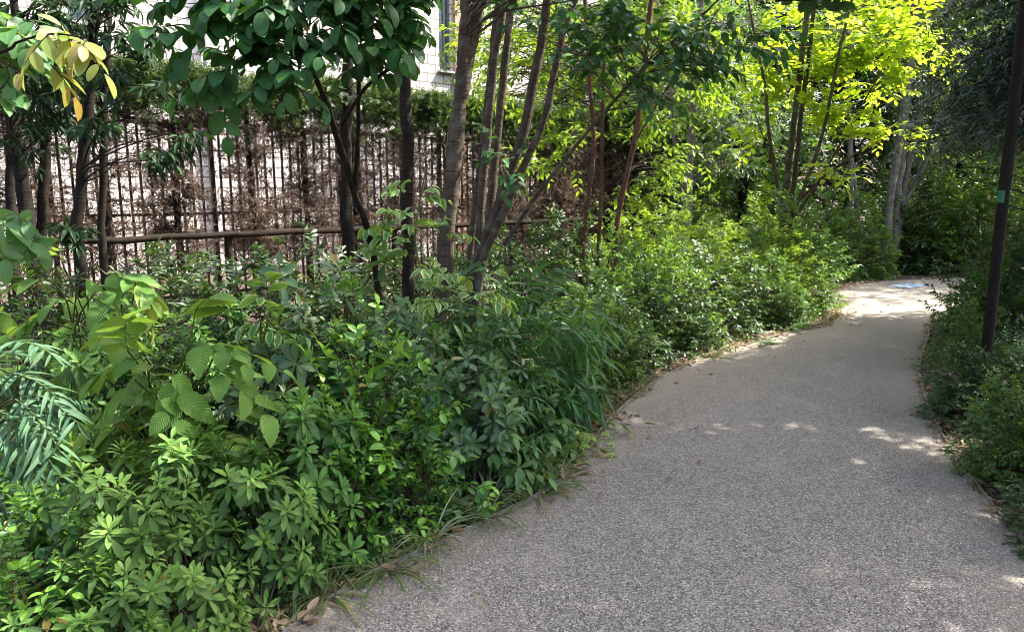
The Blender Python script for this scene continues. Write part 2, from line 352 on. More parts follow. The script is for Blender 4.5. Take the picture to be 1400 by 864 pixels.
def mk_lance(g, t):
    C, d = dome(560, .65, 1.2, .4, .28); A = d + np.array([0, 0, .4]) + rv(len(C), .4)
    sprigs(g, C, A, .2, 10, .086, .025, T_['farl'], .4, .4, .9, .7, 1.0, tw=t, tmi=0, k=4, tr=.002, leafdroop=.25); stems_to(t, C, r0=.007, frac=.25)
def mk_dark(g, t):
    C, d = dome(370, .5, .92, .4, .28); A = d + np.array([0, 0, .4]) + rv(len(C), .4)
    sprigs(g, C, A, .16, 8, .078, .034, T_['far'], .25, .35, .85, .6, .9, tw=t, tmi=0, k=4, tr=.002); stems_to(t, C, r0=.006, frac=.3)
def mk_fern(g, t):
    n = 9; a = rng.uniform(0, 6.28, n); A = np.stack([np.cos(a), np.sin(a), np.full(n, .75)], 1); C = np.zeros((n, 3)) + [0, 0, .02]
    sprigs(g, C, A, .34, 34, .055, .012, T_['farl'], .55, .2, 1.0, 1.0, .4, tw=t, tmi=0, k=8, leafdroop=.1)
def mk_liriope(g, t):
    n = 44; a = rng.uniform(0, 6.28, n); e = rng.uniform(.7, 2.2, n); D = np.stack([np.cos(a), np.sin(a), e], 1)
    P = np.stack([np.cos(a) * .02, np.sin(a) * .02, np.zeros(n)], 1)
    g.leaves(P, D, np.array([0, 0, 1.]) + D * 0 + rv(n, .1), rng.uniform(.22, .42, n), rng.uniform(.007, .012, n), T_['blade'], rng.uniform(1.0, 2.2, n), rng.uniform(0, 1, n) ** 2)
    t.tubes(np.array([[0, 0, -.02], [0, 0, .02], [0, 0, .04]]), [.018, .016, .006], 6)
proto('azalea', mk_azalea, 3, 'azalea', 'twig'); proto('glossy', mk_glossy, 2, 'glossy', 'twig'); proto('leather', mk_leather, 2, 'leather', 'twig')
proto('kerria', mk_kerria, 2, 'kerria', 'greentwig'); proto('mahonia', mk_mahonia, 2, 'mahonia', 'greentwig'); proto('bamboo', mk_bamboo, 2, 'bamboo', 'greentwig')
proto('compound', mk_compound, 2, 'compound', 'greentwig'); proto('box', mk_box, 1, 'dark', 'twig'); proto('mid', mk_mid, 3, 'mid', 'twig')
proto('lance', mk_lance, 2, 'sunny', 'twig'); proto('dark', mk_dark, 3, 'dark', 'twig'); proto('fern', mk_fern, 1, 'bamboo', 'greentwig')
proto('pale', mk_compound, 1, 'lime', 'greentwig'); proto('liriope', mk_liriope, 2, 'striped', 'greentwig'); proto('tuft', mk_liriope, 3, 'grassy', 'greentwig')
BASE = {'azalea': (.34, .56), 'glossy': (.36, .74), 'leather': (.3, .88), 'kerria': (.35, .9), 'mahonia': (.26, .72), 'bamboo': (.42, .84), 'compound': (.27, .4), 'box': (.2, .4), 'mid': (.55, .92), 'lance': (.65, 1.2), 'dark': (.5, .92), 'fern': (.3, .25), 'pale': (.27, .4), 'liriope': (.3, .3), 'tuft': (.3, .3)}
LE = [(-2.6, -1.5), (-1.75, .3), (-1.2, 1.6)] + [tuple(G(*p)[:2]) for p in ((400, 862), (490, 797), (600, 745), (690, 702), (760, 665), (792, 630), (835, 575), (900, 521), (980, 484), (1060, 461), (1145, 440))] + [(4.5, 10.2), (4.95, 11.3), (5.5, 12.15), (6.4, 12.7), (7.6, 13.0), (9.6, 13.4), (13, 13.7)]
RE = [(.2, -1.5), (.9, .3), (1.55, 1.6)] + [tuple(G(*p)[:2]) for p in ((1398, 745), (1360, 700), (1320, 645), (1283, 590), (1262, 540), (1256, 500), (1268, 460))] + [(5.15, 8.9), (6.5, 10.1), (8.2, 11.1), (10, 11.7), (13, 12)]
def resamp(P, n):
    P = np.array(P); P3, _ = spline(np.c_[P, P[:, 0] * 0], np.zeros(len(P)), 200); d = np.r_[0, np.cumsum(np.linalg.norm(np.diff(P3[:, :2], axis=0), axis=1))]
    s = np.linspace(0, d[-1], n); return np.stack([np.interp(s, d, P3[:, 0]), np.interp(s, d, P3[:, 1])], 1)
LP, RP = resamp(LE, 90), resamp(RE, 90)
cnt = {}
def shrub(key, name, label, cat, xy, R, H, group=None):
    R *= .95; v = cnt.get(key, 0); cnt[key] = v + 1; f, s = PROTO[key][v % len(PROTO[key])]; b = BASE[key]
    xy = np.array(xy[:2], float)
    if key not in ('tuft', 'liriope', 'pale', 'fern') and R > .15:     # keep the bush clear of the path edge
        for Pc, sg in ((LP, 1), (RP, -1)):
            dd = np.linalg.norm(Pc - xy, axis=1); q = dd.argmin(); tg_ = nrm(Pc[min(q + 1, 89)] - Pc[max(q - 1, 0)]); nv = np.array([-tg_[1], tg_[0]]) * sg
            sd_ = np.dot(xy - Pc[q], nv); need = min(R, .6) * .95 + (.12 if sg > 0 else (.12 if xy[1] > 5.2 else -.04))
            if abs(sd_) < 1.2 and sd_ < need and dd[q] < 1.2: xy = xy + nv * (need - sd_)
    sx_, sz_ = R / b[0], H / b[1]; mm = (sx_ * sx_ * sz_) ** (1 / 3); sx_ = min(max(sx_, mm * .87), mm * 1.12); sz_ = min(max(sz_, mm * .8), mm * 1.2)
    o = thing(name, label, cat, (xy[0], xy[1], -.02), group, rng.uniform(0, 6.28), (sx_, sx_, sz_))
    ob('foliage', f, o); ob('stem', s, o); return o
def at(px, py, z): return G(px, py, z)[:2]

# ------------------------------------------------------------------ ground, path
def pathmat():
    m, nt, b, out = newmat('exposed_aggregate')
    tc = nn(nt, 'ShaderNodeTexCoord').outputs['Object']
    n0 = nn(nt, 'ShaderNodeTexNoise', i_Scale=60.0, i_Detail=2.0); nt.links.new(tc, n0.inputs['Vector'])
    wv = nn(nt, 'ShaderNodeVectorMath', operation='MULTIPLY_ADD'); nt.links.new(n0.outputs['Color'], wv.inputs[0]); wv.inputs[1].default_value = (.006,) * 3; nt.links.new(tc, wv.inputs[2])
    v1 = nn(nt, 'ShaderNodeTexVoronoi', i_Scale=155.0, feature='F1'); nt.links.new(wv.outputs[0], v1.inputs['Vector'])
    v2 = nn(nt, 'ShaderNodeTexVoronoi', i_Scale=155.0, feature='DISTANCE_TO_EDGE'); nt.links.new(wv.outputs[0], v2.inputs['Vector'])
    sp = nn(nt, 'ShaderNodeSeparateColor'); nt.links.new(v1.outputs['Color'], sp.inputs[0])
    stone = ramp(nt, sp.outputs[0], [(0, (.09, .077, .066)), (.2, (.19, .167, .145)), (.5, (.325, .292, .25)), (.8, (.44, .398, .34)), (1, (.66, .605, .52))])
    gap = math_(nt, 'LESS_THAN', v2.outputs[0], .075)
    c = mix(nt, math_(nt, 'MULTIPLY', gap, .75), stone, (.06, .05, .046))
    nb = nn(nt, 'ShaderNodeTexNoise', i_Scale=1.1, i_Detail=5.0, i_Roughness=.6); nt.links.new(tc, nb.inputs['Vector'])
    c = mix(nt, math_(nt, 'MULTIPLY', nb.outputs[0], .55), c, (.55, .53, .56), 'MULTIPLY')
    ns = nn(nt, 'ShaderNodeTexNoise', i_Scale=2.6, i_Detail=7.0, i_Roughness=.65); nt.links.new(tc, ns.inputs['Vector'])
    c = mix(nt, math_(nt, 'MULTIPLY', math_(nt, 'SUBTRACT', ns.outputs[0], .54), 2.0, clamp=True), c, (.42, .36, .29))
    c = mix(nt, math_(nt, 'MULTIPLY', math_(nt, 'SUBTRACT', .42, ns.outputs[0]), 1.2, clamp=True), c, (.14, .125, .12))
    ed = nn(nt, 'ShaderNodeAttribute', attribute_name='age').outputs['Fac']
    nd = nn(nt, 'ShaderNodeTexNoise', i_Scale=6.0, i_Detail=6.0, i_Roughness=.7); nt.links.new(tc, nd.inputs['Vector'])
    dirt = math_(nt, 'MULTIPLY', math_(nt, 'SUBTRACT', math_(nt, 'ADD', ed, nd.outputs[0]), .68), 2.4, clamp=True)
    c = mix(nt, math_(nt, 'MULTIPLY', dirt, .28), c, (.27, .22, .165))
    nt.links.new(c, b.inputs['Base Color']); b.inputs['Roughness'].default_value = .8; b.inputs['Specular IOR Level'].default_value = .3
    bp = nn(nt, 'ShaderNodeBump', i_Strength=.8, i_Distance=.004); nt.links.new(math_(nt, 'MINIMUM', v2.outputs[0], .25), bp.inputs['Height']); nt.links.new(bp.outputs[0], b.inputs['Normal'])
    return m
def strip(name, A, B, z, mat, nx=24, thick=0):
    t = np.linspace(0, 1, nx + 1); n = len(A)
    P = A[:, None] * (1 - t)[None, :, None] + B[:, None] * t[None, :, None]
    V = np.concatenate([P, np.full(P.shape[:2] + (1,), z)], -1).reshape(-1, 3)
    wd = np.linalg.norm(B - A, axis=1)[:, None]; e = np.minimum(t, 1 - t)[None] * wd; e = np.clip(1 - e / .55, 0, 1) ** 1.5
    i = np.arange(n - 1)[:, None]; j = np.arange(nx)[None]; k = nx + 1
    F = np.stack([i * k + j, i * k + j + 1, (i + 1) * k + j + 1, (i + 1) * k + j], -1).reshape(-1, 4)
    g = Geo(); g._push(V, F, np.zeros((len(V), 2)), np.full(len(V), .5), e.ravel(), 0)
    return g.mesh(name, [mat])
tag(ob('path', strip('path', LP, RP, .004, pathmat())), kind='structure')
def soilmat():
    m, nt, b, out = newmat('leafy_soil')
    tc = nn(nt, 'ShaderNodeTexCoord').outputs['Object']
    n1 = nn(nt, 'ShaderNodeTexNoise', i_Scale=14.0, i_Detail=8.0, i_Roughness=.75); nt.links.new(tc, n1.inputs['Vector'])
    v = nn(nt, 'ShaderNodeTexVoronoi', i_Scale=38.0); nt.links.new(tc, v.inputs['Vector'])
    sp = nn(nt, 'ShaderNodeSeparateColor'); nt.links.new(v.outputs['Color'], sp.inputs[0])
    c = ramp(nt, n1.outputs[0], [(.3, (.022, .016, .011)), (.7, (.075, .052, .036))])
    c = mix(nt, math_(nt, 'MULTIPLY', math_(nt, 'GREATER_THAN', sp.outputs[0], .72), .6), c, (.15, .085, .05))
    nt.links.new(c, b.inputs['Base Color']); b.inputs['Roughness'].default_value = .9
    bp = nn(nt, 'ShaderNodeBump', i_Strength=.9, i_Distance=.02); nt.links.new(n1.outputs[0], bp.inputs['Height']); nt.links.new(bp.outputs[0], b.inputs['Normal'])
    return m
gx = np.r_[-150, -60, -30, np.linspace(-14, 16, 61), 30, 60, 150]; gy = np.r_[-150, -60, -20, np.linspace(-4, 24, 57), 40, 70, 150]
XX, YY = np.meshgrid(gx, gy); g = Geo(); k = len(gx)
i = np.arange(len(gy) - 1)[:, None]; j = np.arange(k - 1)[None]
g._push(np.stack([XX, YY, XX * 0], -1).reshape(-1, 3), np.stack([i * k + j, i * k + j + 1, (i + 1) * k + j + 1, (i + 1) * k + j], -1).reshape(-1, 4), np.zeros((XX.size, 2)), np.full(XX.size, .5), np.zeros(XX.size), 0)
tag(ob('ground', g.mesh('ground', [soilmat()])), kind='structure')
M['steel'] = plain('edging_steel', (.30, .28, .26), .5, .6)
def ribbon(name, P, off, wdt, z0, z1, mat):
    P = np.array(P); d = nrm(np.gradient(P, axis=0)); nr = np.stack([-d[:, 1], d[:, 0]], 1)
    g = Geo(); a = P + nr * off; b = P + nr * (off + wdt); n = len(P)
    V = np.concatenate([np.c_[a, np.full(n, z0)], np.c_[a, np.full(n, z1)], np.c_[b, np.full(n, z1)], np.c_[b, np.full(n, z0)]])
    q = np.arange(n - 1); F = np.concatenate([np.stack([q + s * n, q + 1 + s * n, q + 1 + (s + 1) % 4 * n, q + (s + 1) % 4 * n], 1) for s in range(3)])
    g._push(V, F, np.zeros((4 * n, 2)), np.full(4 * n, .5), np.zeros(4 * n), 0); return flat(g.mesh(name, [mat]))
for P, o_ in ((LP, 0.0), (RP, -.012)):
    tag(ob('path_edging', ribbon('path_edging', P, o_, .012, -.02, .02, M['steel'])), kind='structure')
g = Geo(); c_ = W(1243, 391, 12.0); c_ = G(1243, 391); boxgeo(g, (0, 0, .008), (.7, .36, .008), R_(34))
tag(ob('access_cover', flat(g.mesh('access_cover', [plain('pale_blue', (.24, .33, .43), .5)])), None, (c_[0], c_[1], 0)), 'pale blue rectangular cover set in the far end of the path', 'cover')  # cover in a plain pale blue colour

# ------------------------------------------------------------------ fence line, building
FO = np.array([-5.3, 8.8, 0]); FD = nrm(np.array([.73, .68, 0])); FN = np.array([.68, -.73, 0]); FN = nrm(FN); FA = math.atan2(FD[1], FD[0])
def fp(t, n=0.0, z=0.0): return FO + FD * t + FN * n + np.array([0, 0, z])
# building: local frame x along the facade, y away from camera
def wallmat():
    m, nt, b, out = newmat('pale_wall_tile')
    tc = nn(nt, 'ShaderNodeTexCoord').outputs['Object']
    sx = nn(nt, 'ShaderNodeSeparateXYZ'); nt.links.new(tc, sx.inputs[0]); cb = nn(nt, 'ShaderNodeCombineXYZ')
    nt.links.new(math_(nt, 'ADD', sx.outputs[0], sx.outputs[1]), cb.inputs[0]); nt.links.new(sx.outputs[2], cb.inputs[1])
    br = nn(nt, 'ShaderNodeTexBrick', offset=.5); br.inputs['Scale'].default_value = 1.0; br.inputs['Brick Width'].default_value = .46; br.inputs['Row Height'].default_value = .2
    br.inputs['Mortar Size'].default_value = .015; br.inputs['Color1'].default_value = (.74, .68, .65, 1); br.inputs['Color2'].default_value = (.80, .74, .70, 1); br.inputs['Mortar'].default_value = (.29, .235, .215, 1)
    nt.links.new(cb.outputs[0], br.inputs['Vector'])
    n = nn(nt, 'ShaderNodeTexNoise', i_Scale=1.5, i_Detail=5.0); nt.links.new(tc, n.inputs['Vector'])
    nt.links.new(mix(nt, math_(nt, 'MULTIPLY', n.outputs[0], .3), br.outputs[0], (.75, .72, .70), 'MULTIPLY'), b.inputs['Base Color']); b.inputs['Roughness'].default_value = .55
    return m
def brickmat():
    m, nt, b, out = newmat('red_brick')
    tc = nn(nt, 'ShaderNodeTexCoord').outputs['Object']
    sx = nn(nt, 'ShaderNodeSeparateXYZ'); nt.links.new(tc, sx.inputs[0]); cb = nn(nt, 'ShaderNodeCombineXYZ')
    nt.links.new(math_(nt, 'ADD', sx.outputs[0], sx.outputs[1]), cb.inputs[0]); nt.links.new(sx.outputs[2], cb.inputs[1])
    br = nn(nt, 'ShaderNodeTexBrick'); br.inputs['Scale'].default_value = 1.0; br.inputs['Brick Width'].default_value = .23; br.inputs['Row Height'].default_value = .08; br.inputs['Mortar Size'].default_value = .008
    br.inputs['Color1'].default_value = (.36, .17, .12, 1); br.inputs['Color2'].default_value = (.44, .24, .17, 1); br.inputs['Mortar'].default_value = (.4, .36, .33, 1)
    nt.links.new(cb.outputs[0], br.inputs['Vector']); nt.links.new(br.outputs[0], b.inputs['Base Color']); b.inputs['Roughness'].default_value = .8
    return m
M['wall'] = wallmat(); M['brick'] = brickmat(); M['frame'] = plain('window_frame', (.2, .2, .21), .4, .5); M['pipe'] = plain('grey_pipe', (.35, .34, .34), .5)
mg, ntg, bgl, og = newmat('window_glass'); bgl.inputs['Base Color'].default_value = (.10, .14, .19, 1); bgl.inputs['Roughness'].default_value = .06; bgl.inputs['Specular IOR Level'].default_value = 1.0; M['glass'] = mg
BO = fp(0, -4.2); bld = thing('apartment_building', 'pale tiled apartment block with brick strip standing behind the hedge and fence', 'building', tuple(BO), None, FA)
def onwall(px, py):
    d = ray(px, py); o = np.array([0, 0, CAM_H]); s = np.dot(BO - o, FN) / np.dot(d, FN); p = o + d * s - BO
    return np.dot(p, FD), p[2]
x0, _ = onwall(600, 40); x1, _ = onwall(618, 40); xb0, _ = onwall(619, 40); xb1, _ = onwall(634, 40); xp, _ = onwall(280, 90)
x0, x1, xb0, xb1 = sorted((x0, x1)) + sorted((xb0, xb1))
wins = [(x0, x1, 4.3, 6.6)] + [(x0 + dx, x1 + dx, 4.3, 6.6) for dx in (-7.6, 5.4)] + [(x0 + dx, x1 + dx, 8, 9.8) for dx in (-7.6, 0, 5.4)]
xs = sorted(set([-18, 17] + [v for q in wins for v in q[:2]])); zs = sorted(set([0, 11.5] + [v for q in wins for v in q[2:]]))
g = Geo()
for a, b_ in zip(xs[:-1], xs[1:]):
    for c_, d_ in zip(zs[:-1], zs[1:]):
        if any(q[0] - 1e-6 <= a and b_ <= q[1] + 1e-6 and q[2] - 1e-6 <= c_ and d_ <= q[3] + 1e-6 for q in wins): continue
        V = np.array([(a, 0, c_), (b_, 0, c_), (b_, 0, d_), (a, 0, d_)]); g._push(V, np.array([[0, 1, 2, 3]]), np.zeros((4, 2)), np.zeros(4), np.zeros(4), 0)
for (a, b_, c_, d_) in wins:                                # reveals
    for V in (((a, 0, c_), (a, .18, c_), (a, .18, d_), (a, 0, d_)), ((b_, 0, c_), (b_, 0, d_), (b_, .18, d_), (b_, .18, c_)), ((a, 0, c_), (b_, 0, c_), (b_, .18, c_), (a, .18, c_)), ((a, 0, d_), (a, .18, d_), (b_, .18, d_), (b_, 0, d_))):
        g._push(np.array(V, float), np.array([[0, 1, 2, 3]]), np.zeros((4, 2)), np.zeros(4), np.zeros(4), 0)
for V in (((-18, 0, 0), (-18, 9, 0), (-18, 9, 11.5), (-18, 0, 11.5)), ((17, 0, 0), (17, 0, 11.5), (17, 9, 11.5), (17, 9, 0)), ((-18, 9, 0), (17, 9, 0), (17, 9, 11.5), (-18, 9, 11.5))):
    g._push(np.array(V, float), np.array([[0, 1, 2, 3]]), np.zeros((4, 2)), np.zeros(4), np.zeros(4), 0)
ob('wall', flat(g.mesh('wall', [M['wall']])), bld)
g = Geo(); boxgeo(g, (-.5, 4.5, 11.62), (35.6, 9.6, .24)); ob('roof', flat(g.mesh('roof', [M['pipe']])), bld)
for (a, b_, c_, d_) in wins:
    cx, cz, wd, ht = (a + b_) / 2, (c_ + d_) / 2, b_ - a, d_ - c_
    g = Geo(); fw = .06
    boxgeo(g, (0, 0, ht / 2 - fw / 2), (wd, .06, fw)); boxgeo(g, (0, 0, -ht / 2 + fw / 2), (wd, .06, fw))
    for s in (-1, 1): boxgeo(g, (s * (wd / 2 - fw / 2), 0, 0), (fw, .06, ht - 2 * fw))
    boxgeo(g, (wd * .12, .005, 0), (.05, .05, ht - 2 * fw))
    wo = ob('window', flat(g.mesh('window', [M['frame']])), bld, (cx, .13, cz))
    g = Geo(); boxgeo(g, (0, .02, 0), (wd - 2 * fw + .01, .012, ht - 2 * fw + .01)); ob('pane', flat(g.mesh('pane', [M['glass']])), wo)
    g = Geo(); boxgeo(g, (0, -.17, -ht / 2 - .03), (wd + .1, .14, .05)); ob('sill', flat(g.mesh('sill', [M['pipe']])), wo)
g = Geo(); boxgeo(g, ((xb0 + xb1) / 2, -.04, 5.5), (xb1 - xb0, .1, 11)); ob('brick_strip', flat(g.mesh('brick_strip', [M['brick']])), bld)
for xx in (xp, xp + 9.5):
    g = Geo(); g.tubes(np.array([[xx, -.09, z] for z in np.linspace(0, 11.4, 8)]), np.full(8, .055), 10); ob('downpipe', g.mesh('downpipe', [M['pipe']]), bld)

# metal picket fence behind the hedge
M['iron'] = plain('dark_iron', (.03, .026, .024), .5, .4); M['log'] = barkmat('weathered_log', (.012, .009, .007), (.034, .026, .02), .1, lc=(.05, .045, .035), stretch=1)
fen = thing('metal_fence', 'dark metal picket fence running behind the bare hedge stems', 'fence', tuple(fp(0, -.55)), None, FA)
for i in range(13):
    xx = -6 + 2 * i; g = Geo(); boxgeo(g, (xx, 0, 1.3), (.06, .06, 2.6)); ob('post', flat(g.mesh('post', [M['iron']])), fen)
    if i < 12:
        g = Geo()
        for zz in (.12, 1.25, 2.45): boxgeo(g, (xx + 1, 0, zz), (1.94, .03, .04))
        for q in range(1, 15): boxgeo(g, (xx + q * 2 / 15, .026, 1.3), (.03, .02, 2.4))
        ob('picket_panel', flat(g.mesh('picket_panel', [M['iron']])), fen)
rl = thing('log_rail_fence', 'low rail of weathered logs on short posts in front of the hedge', 'fence', tuple(fp(0, .42)), None, FA)
for i in range(8):
    a = -6 + 2.6 * i; P = np.array([[a + 2.7 * q, rng.normal(0, .008), 1.0 + rng.normal(0, .008)] for q in np.linspace(0, 1, 7)])
    g = Geo(); g.tubes(P, np.full(7, .042), 8, rough=.05); ob('rail', g.mesh('rail', [M['log']]), rl)
    g = Geo(); g.tubes(np.array([[a, .05, z] for z in (-.05, .3, .7, 1.05)]), np.full(4, .045), 8, rough=.05); ob('post', g.mesh('post', [M['log']]), rl)

# ------------------------------------------------------------------ hedge
def hedge_mesh(dead, H=3.06):
    tr = Geo(); z = np.linspace(-.05, H - .2, 9); P = np.stack([np.cumsum(rng.normal(0, .012, 9)), np.cumsum(rng.normal(0, .012, 9)), z], 1)
    tr.tubes(P, np.linspace(.055, .025, 9), 8, rough=.08)
    tw = Geo(); n = 130; C0 = np.stack([np.zeros(n), np.zeros(n), rng.uniform(.5, 2.6, n)], 1)
    a = rng.uniform(0, 6.28, n); ln = rng.uniform(.25, .62, n); E = C0 + np.stack([np.cos(a) * ln, np.sin(a) * ln * .75, rng.normal(.03, .14, n)], 1)
    cv = curves(C0, E, 6, wob=.07, up=.2); tw.tubes(cv, np.linspace(.007, .003, 6)[None] * np.ones((n, 1)), 3)
    m = n * 14; idx = rng.integers(0, n, m); s = rng.integers(2, 6, m); B = cv[idx, s]
    dr = rv(m, 1) * np.array([1, .8, .7]); tw.tubes(curves(B, B + nrm(dr) * rng.uniform(.08, .24, (m, 1)), 4, wob=.15, up=0), np.array([[.0048, .004, .003, .002]]) * np.ones((m, 1)), 3)
    q = int(m * dead); idx = rng.integers(0, n, q); s = rng.integers(2, 6, q); B = cv[idx, s] + rv(q, .07)
    sprigs(tw, B, rv(q, 1), .1, 7, .05, .010, T_['needle'], .4, .3, .8, .2, .8, mi=1, k=3)
    cr = Geo(); n = 1500; C = np.stack([rng.uniform(-.56, .56, n), rng.uniform(-.4, .4, n), H - np.abs(rng.normal(0, .24, n))], 1)
    low = rng.random(n) < .3; C[low, 2] -= rng.uniform(.1, .34, low.sum()) * 1.0; A = np.stack([C[:, 0] * .6, C[:, 1] * 1.5, np.full(n, .8)], 1) + rv(n, .4)
    sprigs(cr, C, A, .12, 14, .06, .013, T_['needle'], .1, .2, .8, .2, 1.0, k=3)
    return tr.mesh('trunk', [M['darkbark']]), tw.mesh('twigs', [M['deadtwig'], M['deadleaf']]), cr.mesh('crown', [M['hedge']])
HM = [hedge_mesh(.35), hedge_mesh(.7), hedge_mesh(1.5), hedge_mesh(1.1)]
HL = ['clipped hedge conifer with a thin bare stem below its narrow green top',
      'clipped hedge conifer with dense brown dead twigs below its green top']
for i in range(21):
    t = -4.6 + .86 * i; dead = .8 < t < 3.7 or 6.9 < t < 9.8
    me = HM[(2 + i % 2) if dead else i % 2]; p = fp(t + rng.normal(0, .05), rng.normal(0, .05))
    o = thing('hedge_conifer', HL[1 if dead else 0], 'hedge tree', tuple(p), 'brown stemmed conifers of the tall hedge' if dead else 'bare stemmed conifers of the tall hedge', FA + (pi if rng.random() < .5 else 0), (1, 1, rng.uniform(.98, 1.02)))
    ob('trunk', me[0], o); ob('dead_twigs', me[1], o); ob('crown', me[2], o)

# ------------------------------------------------------------------ trees
def ell(c, r, n, shell=.5):
    d = nrm(rv(n)); return np.asarray(c) + d * (rng.random(n) ** shell)[:, None] * np.asarray(r)
SPEC = {
 'oval':   dict(ln=.30, nl=7, L=.115, Wd=.062, tpl='ovate', droop=.35, curl=.4, side=.8, flat=.7, leafdroop=.35),
 'farov':  dict(ln=.34, nl=9, L=.10, Wd=.05, tpl='far', droop=.3, curl=.4, side=.85, flat=.6, leafdroop=.25),
 'farl':   dict(ln=.36, nl=11, L=.12, Wd=.03, tpl='farl', droop=.45, curl=.5, side=.9, flat=.7, leafdroop=.3),
 'yellow': dict(ln=.36, nl=8, L=.135, Wd=.066, tpl='oval', droop=.2, curl=.35, side=.85, flat=.75, leafdroop=.1, young=1.0),
 'big':    dict(ln=.19, nl=6, L=.115, Wd=.07, tpl='bigo', droop=.4, curl=.5, side=.85, flat=.7, leafdroop=.4, young=.5),
 'narrow': dict(ln=.26, nl=11, L=.13, Wd=.03, tpl='narrow', droop=.4, curl=.45, side=.75, flat=.4, leafdroop=.35),
 'needle': dict(ln=.42, nl=44, L=.05, Wd=.009, tpl='needle', droop=.5, curl=.2, side=.95, flat=.75, leafdroop=.1),
 'round':  dict(ln=.30, nl=8, L=.07, Wd=.062, tpl='round', droop=.25, curl=.3, side=.9, flat=.9, leafdroop=.2)}
def tree(name, label, stems, blobs, spec, bark, leaf, cat='tree', group=None, per=2, twigr=.008, spread=.25, sides=12, bare=0, shell=.5, twigmat=None, **ov):
    sp = dict(SPEC[spec]); sp.update(ov); tpl = T_[sp.pop('tpl')]
    S3 = [spline([p for p, r in st], [r for p, r in st], 26) for st in stems]
    base = S3[0][0][0].copy(); base[2] = 0
    o = thing(name, label, cat, tuple(base), group)
    for P, Rd in S3:
        g = Geo(); P2 = P + rng.normal(0, 1, P.shape) * (Rd * .10)[:, None]; g.tubes(P2, Rd * (1 + rng.normal(0, .05, len(Rd))), sides, rough=.035)
        ob('trunk', g.mesh('trunk', [M[bark]], base), o)
    A = np.concatenate([P for P, r in S3]); RA = np.concatenate([r for P, r in S3]); ok = A[:, 2] > .8
    A, RA = A[ok], RA[ok]
    g = Geo()
    if blobs:
        C = np.concatenate([ell(c, r, n, shell) for c, r, n in blobs]); C = C[C[:, 2] > .35]
        D = np.linalg.norm(C[:, None] - A[None], axis=2) + np.maximum(0, A[None, :, 2] - C[:, None, 2] + .15 * np.linalg.norm(C[:, None, :2] - A[None, :, :2], axis=2)) * 1.5
        j = D.argmin(1); B = A[j]; ln = np.linalg.norm(C - B, axis=1)
        r0 = np.minimum(RA[j] * .55, twigr * (.5 + ln * .6))
        g.tubes(curves(B, C, 8, wob=.05, up=.25), r0[:, None] * np.linspace(1, .3, 8)[None], 5, 1)
        out = nrm(C - B)
        for _ in range(per):
            Ad = out + rv(len(C), .55) + np.array([0, 0, .1])
            sprigs(g, C + rv(len(C), .03), Ad, tpl=tpl, mi=0, tw=g, tmi=1, tr=.0035, k=5, **sp)
    if bare:
        i = rng.integers(len(A) // 3, len(A), bare); B = A[i]; E = B + nrm(rv(bare) * [1, 1, .5] + [0, 0, .8]) * rng.uniform(.5, 1.6, (bare, 1))
        g.tubes(curves(B, E, 7, wob=.06), np.minimum(RA[i] * .5, .012)[:, None] * np.linspace(1, .25, 7)[None], 4, 1)
    if g.n: ob('crown', g.mesh('crown', [M[leaf], M[twigmat or bark]], base), o)
    return o
def st(Y, pts, r0, r1, gz=True, dY=0.0):
    """trunk course: points along the sight lines, all about Y metres ahead, base on the ground"""
    P = [W(x, y, Y + dY * i) for i, (x, y) in enumerate(pts)]
    if gz: b = P[0].copy(); b[2] = -.05; b[0] -= (P[1][0] - P[0][0]) * .2; P = [b] + P
    return [(p, r) for p, r in zip(P, np.linspace(r0, r1, len(P)))]
def ext(s, *pts):                                      # carry on above the picture
    for p, r in pts: s.append((s[-1][0] + np.array(p, float), r))
    return s
px = lambda n, Y: n / FPX * Y
# main foreground trunk
Ym = 5.6
s1 = ext(st(Ym, [(598, 450), (606, 370), (614, 290), (622, 200), (632, 120), (646, 45), (662, -30)], px(12.5, Ym), px(9, Ym)), ((.35, .1, 1.0), .04), ((.3, .2, 1.2), .025))
s2 = ext([(W(630, 130, Ym), px(9, Ym)), (W(634, 60, Ym - .05), px(8, Ym)), (W(635, -20, Ym - .1), px(7.5, Ym))], ((-.2, -.2, 1.0), .03), ((-.2, -.1, 1.0), .02))
tree('broadleaf_tree', 'thick grey-brown forked trunk rising from the shrubs, single-stemmed', [s1, s2], [((-.3, 5.0, 5.2), (1.7, 1.5, 1.3), 75), ((.45, 4.6, 2.95), (.33, .3, .2), 9), ((.75, 5.3, 3.1), (.5, .4, .25), 12)], 'big', 'bark', 'dogwood', L=.12, Wd=.07)
